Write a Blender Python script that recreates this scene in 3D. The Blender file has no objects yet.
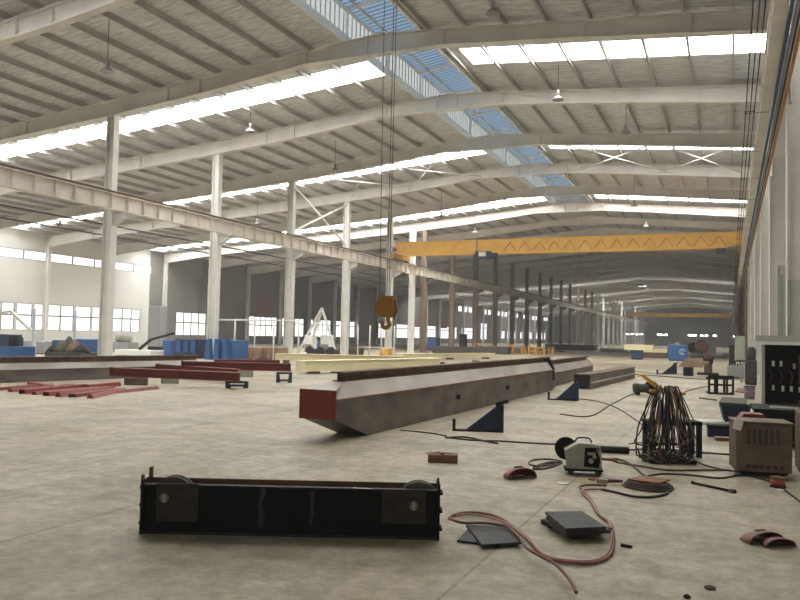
import bpy, bmesh, math, random
from mathutils import Vector, Matrix
random.seed(7)
SC = bpy.context.scene
COL = SC.collection
PI = math.pi

# ------------------------------------------------------------------ camera
F, YAW, PITCH, ROLL, CH = 751.18, 0.4146, 0.0464, 0.0223, 1.6
cy, sy, cp, sp = math.cos(YAW), math.sin(YAW), math.cos(PITCH), math.sin(PITCH)
FW = Vector((-sy*cp, cy*cp, sp))
R0 = Vector((cy, sy, 0)); U0 = R0.cross(FW)
RV = math.cos(ROLL)*R0 + math.sin(ROLL)*U0
UV = -math.sin(ROLL)*R0 + math.cos(ROLL)*U0
EYE = Vector((0, 0, CH))
cam = bpy.data.cameras.new('camera'); camo = bpy.data.objects.new('camera', cam); COL.objects.link(camo)
cam.sensor_width = 36; cam.lens = F/800*36; cam.clip_end = 600; cam.clip_start = 0.05
m = Matrix.Identity(4)
for i in range(3):
    m[i][0], m[i][1], m[i][2], m[i][3] = RV[i], UV[i], -FW[i], EYE[i]
camo.matrix_world = m
SC.camera = camo

def ray(x, y): return FW*F + RV*(x-400) - UV*(y-300)
def fl(x, y, z=0.0):
    d = ray(x, y); return EYE + d*((z-CH)/d.z)
def aty(x, y, Y):
    d = ray(x, y); return EYE + d*(Y/d.y)
def atx(x, y, X):
    d = ray(x, y); return EYE + d*(X/d.x)

# ------------------------------------------------------------------ materials
def mat(name, c, rough=.6, metal=0., noise=0., nscale=6., c2=None, bump=0., bscale=30., spec=.5, stretch=None):
    M = bpy.data.materials.new(name); M.use_nodes = True
    nt = M.node_tree; b = nt.nodes['Principled BSDF']
    b.inputs['Base Color'].default_value = (*c, 1); b.inputs['Roughness'].default_value = rough
    b.inputs['Metallic'].default_value = metal; b.inputs['Specular IOR Level'].default_value = spec
    tc = nt.nodes.new('ShaderNodeTexCoord'); src = tc.outputs['Object']
    if stretch:
        mp = nt.nodes.new('ShaderNodeMapping'); mp.inputs['Scale'].default_value = stretch
        nt.links.new(src, mp.inputs['Vector']); src = mp.outputs['Vector']
    if noise > 0:
        n = nt.nodes.new('ShaderNodeTexNoise'); n.inputs['Scale'].default_value = nscale; n.inputs['Detail'].default_value = 5
        nt.links.new(src, n.inputs['Vector'])
        r = nt.nodes.new('ShaderNodeValToRGB')
        d = c2 if c2 else tuple(v*(1-noise) for v in c)
        r.color_ramp.elements[0].position = .35; r.color_ramp.elements[0].color = (*d, 1)
        r.color_ramp.elements[1].position = .65; r.color_ramp.elements[1].color = (*c, 1)
        nt.links.new(n.outputs['Fac'], r.inputs['Fac']); nt.links.new(r.outputs['Color'], b.inputs['Base Color'])
    if bump > 0:
        n2 = nt.nodes.new('ShaderNodeTexNoise'); n2.inputs['Scale'].default_value = bscale
        nt.links.new(src, n2.inputs['Vector'])
        bp = nt.nodes.new('ShaderNodeBump'); bp.inputs['Strength'].default_value = bump; bp.inputs['Distance'].default_value = .02
        nt.links.new(n2.outputs['Fac'], bp.inputs['Height']); nt.links.new(bp.outputs['Normal'], b.inputs['Normal'])
    return M

def emit(name, c, s):
    M = bpy.data.materials.new(name); M.use_nodes = True
    nt = M.node_tree; nt.nodes.clear()
    o = nt.nodes.new('ShaderNodeOutputMaterial'); e = nt.nodes.new('ShaderNodeEmission')
    e.inputs['Color'].default_value = (*c, 1); e.inputs['Strength'].default_value = s
    nt.links.new(e.outputs[0], o.inputs[0]); return M

SKY_S, WIN_S = 8.6, .95
M = {}
M['steel_white'] = mat('column_paint', (.73, .72, .69), .5, noise=.14, nscale=1.2)
M['steel_grey'] = mat('pale_grey_paint', (.52, .50, .46), .5, noise=.12, nscale=1.)
M['steel_brown'] = mat('primer_paint', (.24, .175, .125), .6, noise=.3, nscale=2)
M['rafter'] = mat('rafter_paint', (.74, .71, .67), .5, noise=.15, nscale=.9)
M['purlin'] = mat('galvanised_purlin', (.50, .48, .46), .55, noise=.15, nscale=2)
M['runway'] = mat('runway_paint', (.70, .65, .57), .5, noise=.2, nscale=1.3)
M['rail'] = mat('rusty_rail', (.12, .065, .045), .7, noise=.4, nscale=9)
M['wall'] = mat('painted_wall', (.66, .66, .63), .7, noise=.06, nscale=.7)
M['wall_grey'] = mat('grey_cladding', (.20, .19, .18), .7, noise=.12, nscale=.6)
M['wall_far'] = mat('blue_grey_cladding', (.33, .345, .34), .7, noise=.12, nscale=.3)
M['yellow'] = mat('crane_yellow', (.92, .52, .08), .45, noise=.15, nscale=1.5)
M['yellow_dark'] = mat('crane_yellow_stain', (.50, .24, .05), .5, noise=.2, nscale=3)
M['cream'] = mat('cream_paint', (.80, .72, .46), .5, noise=.1, nscale=1.)
M['black'] = mat('black_paint', (.008, .008, .008), .7, noise=.5, nscale=7, c2=(.014, .013, .012), spec=.25)
M['rubber'] = mat('black_rubber', (.018, .017, .016), .6)
M['cable'] = mat('black_cable', (.03, .026, .022), .6, noise=.3, nscale=8)
M['cable_brown'] = mat('brown_cable', (.13, .07, .035), .6, noise=.3, nscale=8)
M['cable_orange'] = mat('orange_cable', (.36, .13, .03), .55)
M['cable_grey'] = mat('grey_cable', (.16, .15, .13), .6)
M['hose_red'] = mat('red_hose', (.26, .075, .05), .55, noise=.25, nscale=9, c2=(.17, .06, .05))
M['hose_pink'] = mat('red_hose_highlight', (.42, .20, .16), .55)  # pink tone puts the hose highlight into the colour
M['mill'] = mat('mill_scale_steel', (.19, .165, .145), .5, metal=.15, noise=.5, nscale=3., c2=(.095, .08, .07), stretch=(1, .5, 1))
M['mill_light'] = mat('bare_steel', (.50, .47, .44), .45, metal=.1, noise=.35, nscale=2.2, c2=(.34, .31, .28), stretch=(1, .4, 1))
M['rust'] = mat('rusty_steel', (.19, .105, .06), .7, noise=.4, nscale=4, c2=(.09, .055, .04))
M['rust_line'] = mat('rust_edge', (.33, .14, .06), .7, noise=.3, nscale=6)
M['red'] = mat('oxide_red', (.27, .045, .03), .5, noise=.2, nscale=3)
M['red_dark'] = mat('dark_oxide_red', (.20, .028, .03), .5, noise=.25, nscale=2)
M['mask_red'] = mat('red_plastic', (.24, .05, .045), .4)
M['mask_brown'] = mat('faded_red_plastic', (.20, .08, .06), .5)
M['plate'] = mat('dark_plate', (.016, .016, .016), .65, metal=.0, noise=.5, nscale=9, c2=(.045, .045, .043))
M['blue'] = mat('machine_blue', (.022, .10, .29), .5, noise=.15, nscale=2)
M['blue_dark'] = mat('dark_blue_paint', (.012, .03, .075), .5, noise=.2, nscale=4)
M['tan'] = mat('tan_enamel', (.185, .135, .09), .6, noise=.25, nscale=5, c2=(.13, .09, .06))
M['vent'] = mat('dark_paint_vent_shade', (.05, .045, .035), .7)  # dark paint; also paints the shade in louvres, slots and bolt holes
M['grey_box'] = mat('grey_enamel', (.46, .45, .39), .5, noise=.15, nscale=5)
M['white'] = mat('white_enamel', (.78, .78, .76), .5)
M['wood'] = mat('crate_wood', (.38, .24, .15), .7, noise=.35, nscale=5)
M['card'] = mat('cardboard', (.24, .125, .065), .8, noise=.2, nscale=9)
M['metal'] = mat('worn_steel', (.42, .41, .39), .4, metal=.6)
M['brass'] = mat('axle_steel', (.20, .175, .11), .4, metal=.4)
M['chalk'] = mat('chalk_smear', (.075, .075, .072), .9, noise=.7, nscale=18, c2=(.02, .02, .02))
M['plate_brown'] = mat('bearing_plate_paint', (.042, .034, .022), .6, noise=.4, nscale=12)
M['teal'] = mat('green_enamel', (.03, .07, .035), .5)
M['greengrey'] = mat('green_grey_paint', (.30, .33, .27), .55, noise=.1)
M['greenblack'] = mat('dark_green_grime', (.03, .05, .03), .7, noise=.5, nscale=6, c2=(.10, .07, .04))
M['copper'] = mat('copper_wire', (.40, .12, .06), .4, metal=.3)
M['pipe_blue'] = mat('blue_pipe', (.05, .11, .19), .5)
M['pipe_grey'] = mat('grey_pipe', (.28, .29, .30), .45)
M['pipe_dark'] = mat('dark_pipe', (.07, .05, .06), .5)
M['pipe_orange'] = mat('orange_pipe', (.58, .27, .06), .5, noise=.2, nscale=2)
M['lamp'] = mat('lamp_enamel', (.22, .22, .21), .4)
M['foil'] = mat('foil', (.5, .5, .5), .5)
M['skylight'] = emit('daylit_skylight', (1, .98, .935), SKY_S)
M['window'] = emit('daylit_window', (1, .99, .95), WIN_S)
M['window_dim'] = emit('daylit_window_far', (.97, .99, 1), .9)
M['glaze'] = emit('daylit_monitor_glazing', (.80, .86, .84), .34)

def ceiling_mat():
    Mt = bpy.data.materials.new('foil_insulation'); Mt.use_nodes = True
    nt = Mt.node_tree; b = nt.nodes['Principled BSDF']; L = nt.links.new
    b.inputs['Roughness'].default_value = .55
    tc = nt.nodes.new('ShaderNodeTexCoord')
    mp = nt.nodes.new('ShaderNodeMapping'); mp.inputs['Scale'].default_value = (1.0, 4.5, 1); L(tc.outputs['Object'], mp.inputs['Vector'])
    n = nt.nodes.new('ShaderNodeTexNoise'); n.inputs['Scale'].default_value = 1.6; n.inputs['Detail'].default_value = 6; n.inputs['Roughness'].default_value = .7
    L(mp.outputs['Vector'], n.inputs['Vector'])
    r = nt.nodes.new('ShaderNodeValToRGB')
    r.color_ramp.elements[0].position = .34; r.color_ramp.elements[0].color = (.42, .42, .43, 1)
    r.color_ramp.elements[1].position = .68; r.color_ramp.elements[1].color = (.82, .83, .85, 1)
    L(n.outputs['Fac'], r.inputs['Fac']); L(r.outputs['Color'], b.inputs['Base Color'])
    bp = nt.nodes.new('ShaderNodeBump'); bp.inputs['Strength'].default_value = .9; bp.inputs['Distance'].default_value = .08
    L(n.outputs['Fac'], bp.inputs['Height']); L(bp.outputs['Normal'], b.inputs['Normal'])
    return Mt
M['ceiling'] = ceiling_mat()

def blue_roof():
    Mt = bpy.data.materials.new('daylit_blue_sheet'); Mt.use_nodes = True
    nt = Mt.node_tree; nt.nodes.clear(); L = nt.links.new
    o = nt.nodes.new('ShaderNodeOutputMaterial'); e = nt.nodes.new('ShaderNodeEmission')
    tc = nt.nodes.new('ShaderNodeTexCoord'); w = nt.nodes.new('ShaderNodeTexWave'); w.bands_direction = 'Y'
    w.inputs['Scale'].default_value = 1.05; w.inputs['Distortion'].default_value = .2
    L(tc.outputs['Object'], w.inputs['Vector'])
    r = nt.nodes.new('ShaderNodeValToRGB')
    r.color_ramp.elements[0].position = .2; r.color_ramp.elements[0].color = (.11, .17, .25, 1)
    r.color_ramp.elements[1].position = .85; r.color_ramp.elements[1].color = (.28, .39, .49, 1)
    L(w.outputs['Fac'], r.inputs['Fac']); L(r.outputs['Color'], e.inputs['Color']); e.inputs['Strength'].default_value = .5  # emission stands in for daylight coming through the sheet
    L(e.outputs[0], o.inputs[0]); return Mt
M['blue_sheet'] = blue_roof()

def floor_mat():
    Mt = bpy.data.materials.new('worn_concrete'); Mt.use_nodes = True
    nt = Mt.node_tree; b = nt.nodes['Principled BSDF']; L = nt.links.new; N = nt.nodes.new
    tc = N('ShaderNodeTexCoord')
    def noise(s, det, sc=(1, 1, 1), rough=.6):
        mp = N('ShaderNodeMapping'); mp.inputs['Scale'].default_value = sc; L(tc.outputs['Object'], mp.inputs['Vector'])
        n = N('ShaderNodeTexNoise'); n.inputs['Scale'].default_value = s; n.inputs['Detail'].default_value = det; n.inputs['Roughness'].default_value = rough
        L(mp.outputs['Vector'], n.inputs['Vector']); return n.outputs['Fac']
    def ramp(f, p0, c0, p1, c1):
        r = N('ShaderNodeValToRGB'); r.color_ramp.elements[0].position = p0; r.color_ramp.elements[0].color = (*c0, 1)
        r.color_ramp.elements[1].position = p1; r.color_ramp.elements[1].color = (*c1, 1); L(f, r.inputs['Fac']); return r.outputs['Color']
    def mix(t, fac, a, c):
        x = N('ShaderNodeMix'); x.data_type = 'RGBA'; x.blend_type = t; x.inputs[0].default_value = fac
        L(a, x.inputs[6]); L(c, x.inputs[7]); return x.outputs[2]
    base = ramp(noise(.32, 6), .35, (.40, .358, .275), .68, (.595, .55, .445))
    fine = ramp(noise(7, 8, rough=.75), .3, (.62, .61, .58), .70, (1.12, 1.12, 1.10))
    stain = ramp(noise(.9, 6, (1, .45, 1), .7), .28, (.62, .60, .56), .5, (1, 1, 1))
    streak = ramp(noise(1.6, 5, (2.4, .25, 1)), .3, (.84, .83, .80), .6, (1.03, 1.03, 1.03))
    patch = ramp(noise(.55, 7, (.7, 1.6, 1), .75), .42, (.66, .64, .58), .52, (1, 1, 1))
    mott = ramp(noise(3.2, 7, (1, 1, 1), .8), .40, (.78, .77, .73), .60, (1.08, 1.08, 1.08))
    speck = ramp(noise(26, 3, rough=.8), .30, (.55, .53, .50), .40, (1, 1, 1))
    warm = ramp(noise(.8, 4, (1.4, .5, 1)), .45, (1, 1, 1), .7, (1.05, .98, .86))
    c = mix('MULTIPLY', 1, base, fine); c = mix('MULTIPLY', .9, c, stain); c = mix('MULTIPLY', .9, c, streak)
    c = mix('MULTIPLY', .55, c, patch); c = mix('MULTIPLY', .8, c, speck); c = mix('MULTIPLY', .9, c, mott); c = mix('MULTIPLY', 1, c, warm)
    sx = N('ShaderNodeSeparateXYZ'); L(tc.outputs['Object'], sx.inputs[0])
    def joint(out, period, off, wd):
        a = N('ShaderNodeMath'); a.operation = 'ADD'; L(out, a.inputs[0]); a.inputs[1].default_value = off
        k = N('ShaderNodeMath'); k.operation = 'PINGPONG'; L(a.outputs[0], k.inputs[0]); k.inputs[1].default_value = period/2
        l = N('ShaderNodeMath'); l.operation = 'GREATER_THAN'; L(k.outputs[0], l.inputs[0]); l.inputs[1].default_value = wd
        return l.outputs[0]
    j1 = joint(sx.outputs['X'], 3.33, 1.62, .012); j2 = joint(sx.outputs['Y'], 6.0, -1.85, .010)
    mn = N('ShaderNodeMath'); mn.operation = 'MINIMUM'; L(j1, mn.inputs[0]); L(j2, mn.inputs[1])
    jr = ramp(mn.outputs[0], 0, (.55, .53, .5), 1, (1, 1, 1))
    c = mix('MULTIPLY', .8, c, jr)
    L(c, b.inputs['Base Color'])
    rr = N('ShaderNodeMapRange'); L(noise(1.2, 5), rr.inputs[0]); rr.inputs[3].default_value = .42; rr.inputs[4].default_value = .66
    L(rr.outputs[0], b.inputs['Roughness'])
    bp = N('ShaderNodeBump'); bp.inputs['Strength'].default_value = .25; bp.inputs['Distance'].default_value = .01
    L(noise(14, 6), bp.inputs['Height']); L(bp.outputs['Normal'], b.inputs['Normal'])
    return Mt
M['floor'] = floor_mat()

# ------------------------------------------------------------------ mesh builder
class MB:
    def __init__(s): s.v = []; s.f = []; s.sm = []
    def add(s, vs, fs, smooth=False):
        k = len(s.v); s.v += [tuple(v) for v in vs]; s.f += [tuple(i+k for i in f) for f in fs]; s.sm += [smooth]*len(fs); return s
    def box(s, x0, x1, y0, y1, z0, z1):
        return s.add([(x0,y0,z0),(x1,y0,z0),(x1,y1,z0),(x0,y1,z0),(x0,y0,z1),(x1,y0,z1),(x1,y1,z1),(x0,y1,z1)],
                     [(0,3,2,1),(4,5,6,7),(0,1,5,4),(1,2,6,5),(2,3,7,6),(3,0,4,7)])
    def bbox(s, x0, x1, y0, y1, z0, z1, b=.02):
        """box with chamfered vertical and top edges"""
        vs = []
        for z, i in ((z0, 0), (z1-b, 0), (z1, b)):
            for (x, y) in ((x0+b+i,y0+i),(x1-b-i,y0+i),(x1-i,y0+b+i),(x1-i,y1-b-i),(x1-b-i,y1-i),(x0+b+i,y1-i),(x0+i,y1-b-i),(x0+i,y0+b+i)):
                vs.append((x, y, z))
        fs = [tuple(range(7, -1, -1)), tuple(range(16, 24))]
        for l in (0, 8):
            for i in range(8): j = (i+1) % 8; fs.append((l+i, l+j, l+8+j, l+8+i))
        return s.add(vs, fs)
    def prism(s, pts, axis, a, b):
        """extrude a 2D polygon along an axis ('x': pts are (y,z); 'y': (x,z); 'z': (x,y))"""
        def P(p, t): return {'x': (t, p[0], p[1]), 'y': (p[0], t, p[1]), 'z': (p[0], p[1], t)}[axis]
        n = len(pts); vs = [P(p, a) for p in pts] + [P(p, b) for p in pts]
        fs = [tuple(range(n-1, -1, -1)), tuple(range(n, 2*n))] + [(i, (i+1) % n, n+(i+1) % n, n+i) for i in range(n)]
        return s.add(vs, fs)
    def tube(s, pts, r, n=7, cap=True):
        pts = [Vector(p) for p in pts]; vs = []; fs = []
        prev = None
        for i, p in enumerate(pts):
            t = (pts[min(i+1, len(pts)-1)] - pts[max(i-1, 0)]).normalized()
            if prev is None:
                a = Vector((0, 0, 1)) if abs(t.z) < .9 else Vector((1, 0, 0))
                u = t.cross(a).normalized()
            else:
                u = (prev - t*prev.dot(t)).normalized()
            prev = u; w = t.cross(u)
            rr = r[i] if isinstance(r, (list, tuple)) else r
            for k in range(n):
                q = 2*PI*k/n; vs.append(p + (u*math.cos(q) + w*math.sin(q))*rr)
        for i in range(len(pts)-1):
            for k in range(n):
                j = (k+1) % n; fs.append((i*n+k, i*n+j, (i+1)*n+j, (i+1)*n+k))
        s.add(vs, fs, True)
        if cap:
            k = len(s.v)-len(vs); s.f += [tuple(range(k+n-1, k-1, -1)), tuple(k+(len(pts)-1)*n+q for q in range(n))]; s.sm += [False, False]
        return s
    def bar(s, a, b, w, h=None):
        """square bar between two points"""
        a, b = Vector(a), Vector(b); h = h or w; t = (b-a).normalized()
        up = Vector((0, 0, 1)) if abs(t.z) < .95 else Vector((0, 1, 0))
        u = t.cross(up).normalized()*(w/2); q = u.cross(t).normalized()*(h/2)
        return s.add([a-u-q, a+u-q, a+u+q, a-u+q, b-u-q, b+u-q, b+u+q, b-u+q],
                     [(0,3,2,1),(4,5,6,7),(0,1,5,4),(1,2,6,5),(2,3,7,6),(3,0,4,7)])
    def lathe(s, prof, c=(0,0,0), axis='z', n=20):
        """prof: list of (radius, height)"""
        vs = []; fs = []
        for (r, h) in prof:
            for k in range(n):
                q = 2*PI*k/n; a, b = r*math.cos(q), r*math.sin(q)
                v = {'z': (a, b, h), 'y': (a, h, b), 'x': (h, a, b)}[axis]
                vs.append((v[0]+c[0], v[1]+c[1], v[2]+c[2]))
        for i in range(len(prof)-1):
            for k in range(n):
                j = (k+1) % n; fs.append((i*n+k, i*n+j, (i+1)*n+j, (i+1)*n+k))
        s.add(vs, fs, True)
        k = len(s.v)-len(vs); s.f += [tuple(range(k, k+n)), tuple(k+(len(prof)-1)*n+q for q in range(n))]; s.sm += [False, False]
        return s
    def build(s, name, m, parent=None, loc=(0,0,0), rz=0.):
        me = bpy.data.meshes.new(name); me.from_pydata([tuple(v) for v in s.v], [], s.f)
        me.polygons.foreach_set('use_smooth', s.sm); me.materials.append(m if not isinstance(m, str) else M[m])
        bm = bmesh.new(); bm.from_mesh(me); bmesh.ops.recalc_face_normals(bm, faces=bm.faces); bm.to_mesh(me); bm.free()
        me.update()
        o = bpy.data.objects.new(name, me); COL.objects.link(o)
        o.location = loc; o.rotation_euler = (0, 0, rz)
        if parent is not None: o.parent = parent
        return o
def recenter(o):
    """move a one-mesh thing's origin to the middle of its base"""
    me = o.data; n = len(me.vertices)
    xs = [v.co for v in me.vertices]
    c = Vector((sum(v.x for v in xs)/n, sum(v.y for v in xs)/n, min(v.z for v in xs)))
    me.transform(Matrix.Translation(-c)); o.location = c
    return o
def tag(o, label, cat, group=None):
    o['label'] = label; o['category'] = cat; o['kind'] = 'thing'
    if group: o['group'] = group
    return o
def thing(name, label, cat, loc=(0,0,0), rz=0., group=None):
    o = bpy.data.objects.new(name, None); COL.objects.link(o); o.empty_display_size = .2
    o.location = loc; o.rotation_euler = (0, 0, rz)
    return tag(o, label, cat, group)
def struct(o):
    o['kind'] = 'structure'; return o
def dup(root, loc, label, group=None, rz=None):
    r = root.copy(); COL.objects.link(r); r.location = loc; r['label'] = label
    if rz is not None: r.rotation_euler = (0, 0, rz)
    if group: r['group'] = group
    for ch in list(root.children):
        c = ch.copy(); COL.objects.link(c); c.parent = r
        for g in ch.children:
            d = g.copy(); COL.objects.link(d); d.parent = c
    return r
def smoothpath(pts, k=8):
    pts = [Vector(p) for p in pts]; out = []
    for i in range(len(pts)-1):
        p0 = pts[max(i-1, 0)]; p1 = pts[i]; p2 = pts[i+1]; p3 = pts[min(i+2, len(pts)-1)]
        for q in range(k):
            t = q/k
            out.append(.5*((2*p1)+(p2-p0)*t+(2*p0-5*p1+4*p2-p3)*t*t+(3*p1-p0-3*p2+p3)*t**3))
    out.append(pts[-1]); return out
ORD = ['first','second','third','fourth','fifth','sixth','seventh','eighth','ninth','tenth','eleventh','twelfth','thirteenth','fourteenth','fifteenth',
       'sixteenth','seventeenth','eighteenth','nineteenth','twentieth']
def ordn(i):
    if i < 20: return ORD[i]
    t = ['twenty','thirty','forty'][(i-19)//10 if (i+1) % 10 else (i+1)//10-2]
    i1 = i+1
    if i1 % 10 == 0: return {20:'twentieth',30:'thirtieth',40:'fortieth'}[i1]
    return ['','','twenty','thirty','forty'][i1//10] + '-' + ORD[i1 % 10-1]

# ------------------------------------------------------------------ hall dimensions
XL, XR, BAY, D0 = -25.73, 1.26, 7.646, 25.66
XM = (XL+XR)/2; XW = -56.2; YB, YE = 2.7, 262.0
KS = list(range(-2, 31))
fy = lambda k: D0 + BAY*k
def soff(x):       # underside of rafters
    if x < XL: return 11.28 - .076*(XL-x)
    return 11.28 + .0867*((x-XL) if x < XM else (XR-x))
RD = .72
def rtop(x): return soff(x)+RD
def sheet(x): return soff(x)+RD+.24

# floor
struct(MB().box(XW-.3, 3.0, -9, YE+1, -.3, 0).build('floor', 'floor'))

# roof sheeting with gaps for skylight strips and the ridge throat
T0, T1 = -13.85, -10.68
def skyband(k):
    if k == 4: return (fy(4)+3.4, fy(4)+6.3)
    return (fy(k)+2.6, fy(k)+4.4)
bands = [skyband(k) for k in (-2, 0, 2, 4, 14, 18, 22, 26)]  # farthest bands stay hidden from view, added to light the far hall
cb = MB()
def slab(mb, xa, xb, ya, yb, t=.06):
    za, zb = sheet(xa), sheet(xb)
    mb.add([(xa,ya,za),(xb,ya,zb),(xb,yb,zb),(xa,yb,za),(xa,ya,za+t),(xb,ya,zb+t),(xb,yb,zb+t),(xa,yb,za+t)],
           [(0,3,2,1),(4,5,6,7),(0,1,5,4),(1,2,6,5),(2,3,7,6),(3,0,4,7)])
cuts = [YB] + [v for b in bands for v in b] + [YE+1]
strips = [(XW-.3, -55.2, False), (-55.2, XL, True), (XL, T0-.35, True), (T0-.35, T0, False), (T1, T1+.62, False), (T1+.62, 1.2, True), (1.2, 2.6, False)]
nwin = 0
for (xa, xb, lit) in strips:
    if not lit:
        slab(cb, xa, xb, cuts[0], cuts[-1]); continue
    for i in range(0, len(cuts)-1):
        if i % 2 == 0: slab(cb, xa, xb, cuts[i], cuts[i+1])
        else:
            nwin += 1; w = MB(); slab(w, xa, xb, cuts[i], cuts[i+1], .03)
            struct(w.build('window_%d' % nwin, 'skylight'))
slab(cb, T0, XM, 64.2, YE+1); slab(cb, XM, T1, 64.2, YE+1)
struct(cb.build('ceiling', 'ceiling'))

# ridge monitor: curb, glazed side, posts, blue sheet roof
zc = sheet(T0)
mon = thing('ridge_monitor', 'raised ridge ventilator with blue sheet roof running along the roof peak', 'roof monitor', (XM, 40, zc))
def mo(mb, name, m): return mb.build(name, m, mon, loc=(-XM, -40, -zc))
YM = 64.2
a = MB(); a.box(T0-.06, T0+.04, YB, YM, zc-.25, zc+.05); a.box(T1-.04, T1+.08, YB, YM, zc-.25, zc+.05); mo(a, 'curb', 'white')
a = MB(); a.box(T0-.06, T0-.02, YB, YM, zc+.05, zc+.98); mo(a, 'side_glazing', 'glaze')
a = MB(); a.box(T1+.04, T1+.08, YB, YM, zc+.05, zc+.98); mo(a, 'side_glazing', 'glaze')
a = MB(); a.box(T0-.12, T0+.06, YB, YM, zc+.98, zc+1.12); a.box(T1-.06, T1+.12, YB, YM, zc+.98, zc+1.12)
mo(a, 'eave_beam', 'steel_white')
a = MB()
y = YB
while y < 90: a.box(T0-.02, T0+.02, y, y+.03, zc+.05, zc+.98); y += .36
mo(a, 'glazing_bar', 'steel_grey')
a = MB(); a.add([(T0-.5, YB, zc+1.18), (XM, YB, zc+1.45), (T1+.5, YB, zc+1.18), (T0-.5, YM, zc+1.18), (XM, YM, zc+1.45), (T1+.5, YM, zc+1.18),
                 (T0-.5, YB, zc+1.22), (XM, YB, zc+1.49), (T1+.5, YB, zc+1.22), (T0-.5, YM, zc+1.22), (XM, YM, zc+1.49), (T1+.5, YM, zc+1.22)],
                [(0,1,4,3),(1,2,5,4),(6,9,10,7),(7,10,11,8),(0,3,9,6),(2,8,11,5),(0,6,7,1),(1,7,8,2),(3,4,10,9),(4,5,11,10)]); mo(a, 'monitor_roof', 'blue_sheet')
for k in range(-2, 5):
    for h in (0, .5):
        a = MB(); yy = fy(k+h)
        for x in (T0-.02, T1+.02): a.box(x-.07, x+.07, yy-.07, yy+.07, zc-.2, zc+1.1)
        a.bar((T0, yy, zc+1.1), (XM, yy, zc+1.36), .14, .14); a.bar((XM, yy, zc+1.36), (T1, yy, zc+1.1), .14, .14)
        mo(a, 'portal_frame', 'white')
mon_purl = MB()
for x in (XM-1.15,): mon_purl.box(x-.04, x+.04, YB, YM, zc+1.34-abs(x-XM)*.2, zc+1.42-abs(x-XM)*.2)
mo(mon_purl, 'roof_purlin', 'steel_grey')

# ------------------------------------------------------------------ rafters (one per frame, right across both spans)
def rafter_mesh():
    """H-section: thin web with top and bottom flanges; y is along the hall"""
    top = [(XW+.1, rtop(XW+.1)), (XL, rtop(XL)), (XM, rtop(XM)), (XR+.25, rtop(XR)-.02)]
    bot = [(XR+.25, soff(XR)), (-5.4, soff(-5.4)+.12), (-9.7, 12.34), (-15.6, 12.36), (-20.9, soff(-20.9)+.02), (XL, soff(XL)), (-38.4, soff(-38.4)), (-50, soff(-50)), (XW+.1, soff(XW)-.2)]
    w = MB(); w.prism(top+bot, 'y', -.02, .02)
    def flange(p, q, dz):
        (xa, za), (xb, zb) = p, q
        w.add([(xa,-.17,za),(xb,-.17,zb),(xb,.17,zb),(xa,.17,za),(xa,-.17,za+dz),(xb,-.17,zb+dz),(xb,.17,zb+dz),(xa,.17,za+dz)],
              [(0,3,2,1),(4,5,6,7),(0,1,5,4),(1,2,6,5),(2,3,7,6),(3,0,4,7)])
    for i in range(len(top)-1): flange(top[i], top[i+1], -.04)
    for i in range(len(bot)-1): flange(bot[i], bot[i+1], .035)
    sts = []
    for x in (-50.5, -44., -36.6, -31.2, -22.6, -20.9, -15.6, -12.9, -11.9, -9.7, -4.6, -1.2):
        zb = 12.36 if -15.6 <= x <= -9.7 else soff(x)+.03
        sts.append(MB().box(x-.02, x+.02, -.15, .15, zb, rtop(x)-.05))
    return w, sts
rw, rs = rafter_mesh()
r0 = thing('roof_rafter', 'x', 'rafter', (0, fy(-2), 0), 0, 'white steel rafters crossing the roof')
rw.build('rafter_beam', 'rafter', r0); [q.build('splice_plate', 'rafter', r0) for q in rs]
for i, k in enumerate(KS):
    lab = 'white steel roof rafter spanning both bays, %s in order from the camera' % ordn(i)
    if i == 0: r0['label'] = lab
    else: dup(r0, (0, fy(k), 0), lab)

# ------------------------------------------------------------------ purlins, each one line along the hall
px = [-32.16+1.515*i for i in range(-15, 13)] + [-10.42+1.5*i for i in range(0, 9)]
px = [x for x in px if x < T0-.2 or x > T1+.1]
px.sort()
for i, x in enumerate(px):
    z0 = rtop(x); a = MB()
    a.box(x-.035, x-.025, YB, YE, z0, z0+.24); a.box(x-.035, x+.045, YB, YE, z0, z0+.012); a.box(x-.035, x+.045, YB, YE, z0+.228, z0+.24)
    a.box(x+.037, x+.045, YB, YE, z0, z0+.03)
    where = 'under the left aisle roof' if x < XL else ('on the left main slope' if x < XM else 'on the right main slope')
    grp = [q for q in px if (q < XL) == (x < XL) and (q < XM) == (x < XM)]
    n = len(grp)-1-grp.index(x) if x < XM else grp.index(x)
    tag(recenter(a.build('roof_purlin', 'purlin')), 'steel purlin %s, %s from its upper edge' % (where, ordn(n)), 'purlin', 'purlins under the roof sheets')

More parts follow.
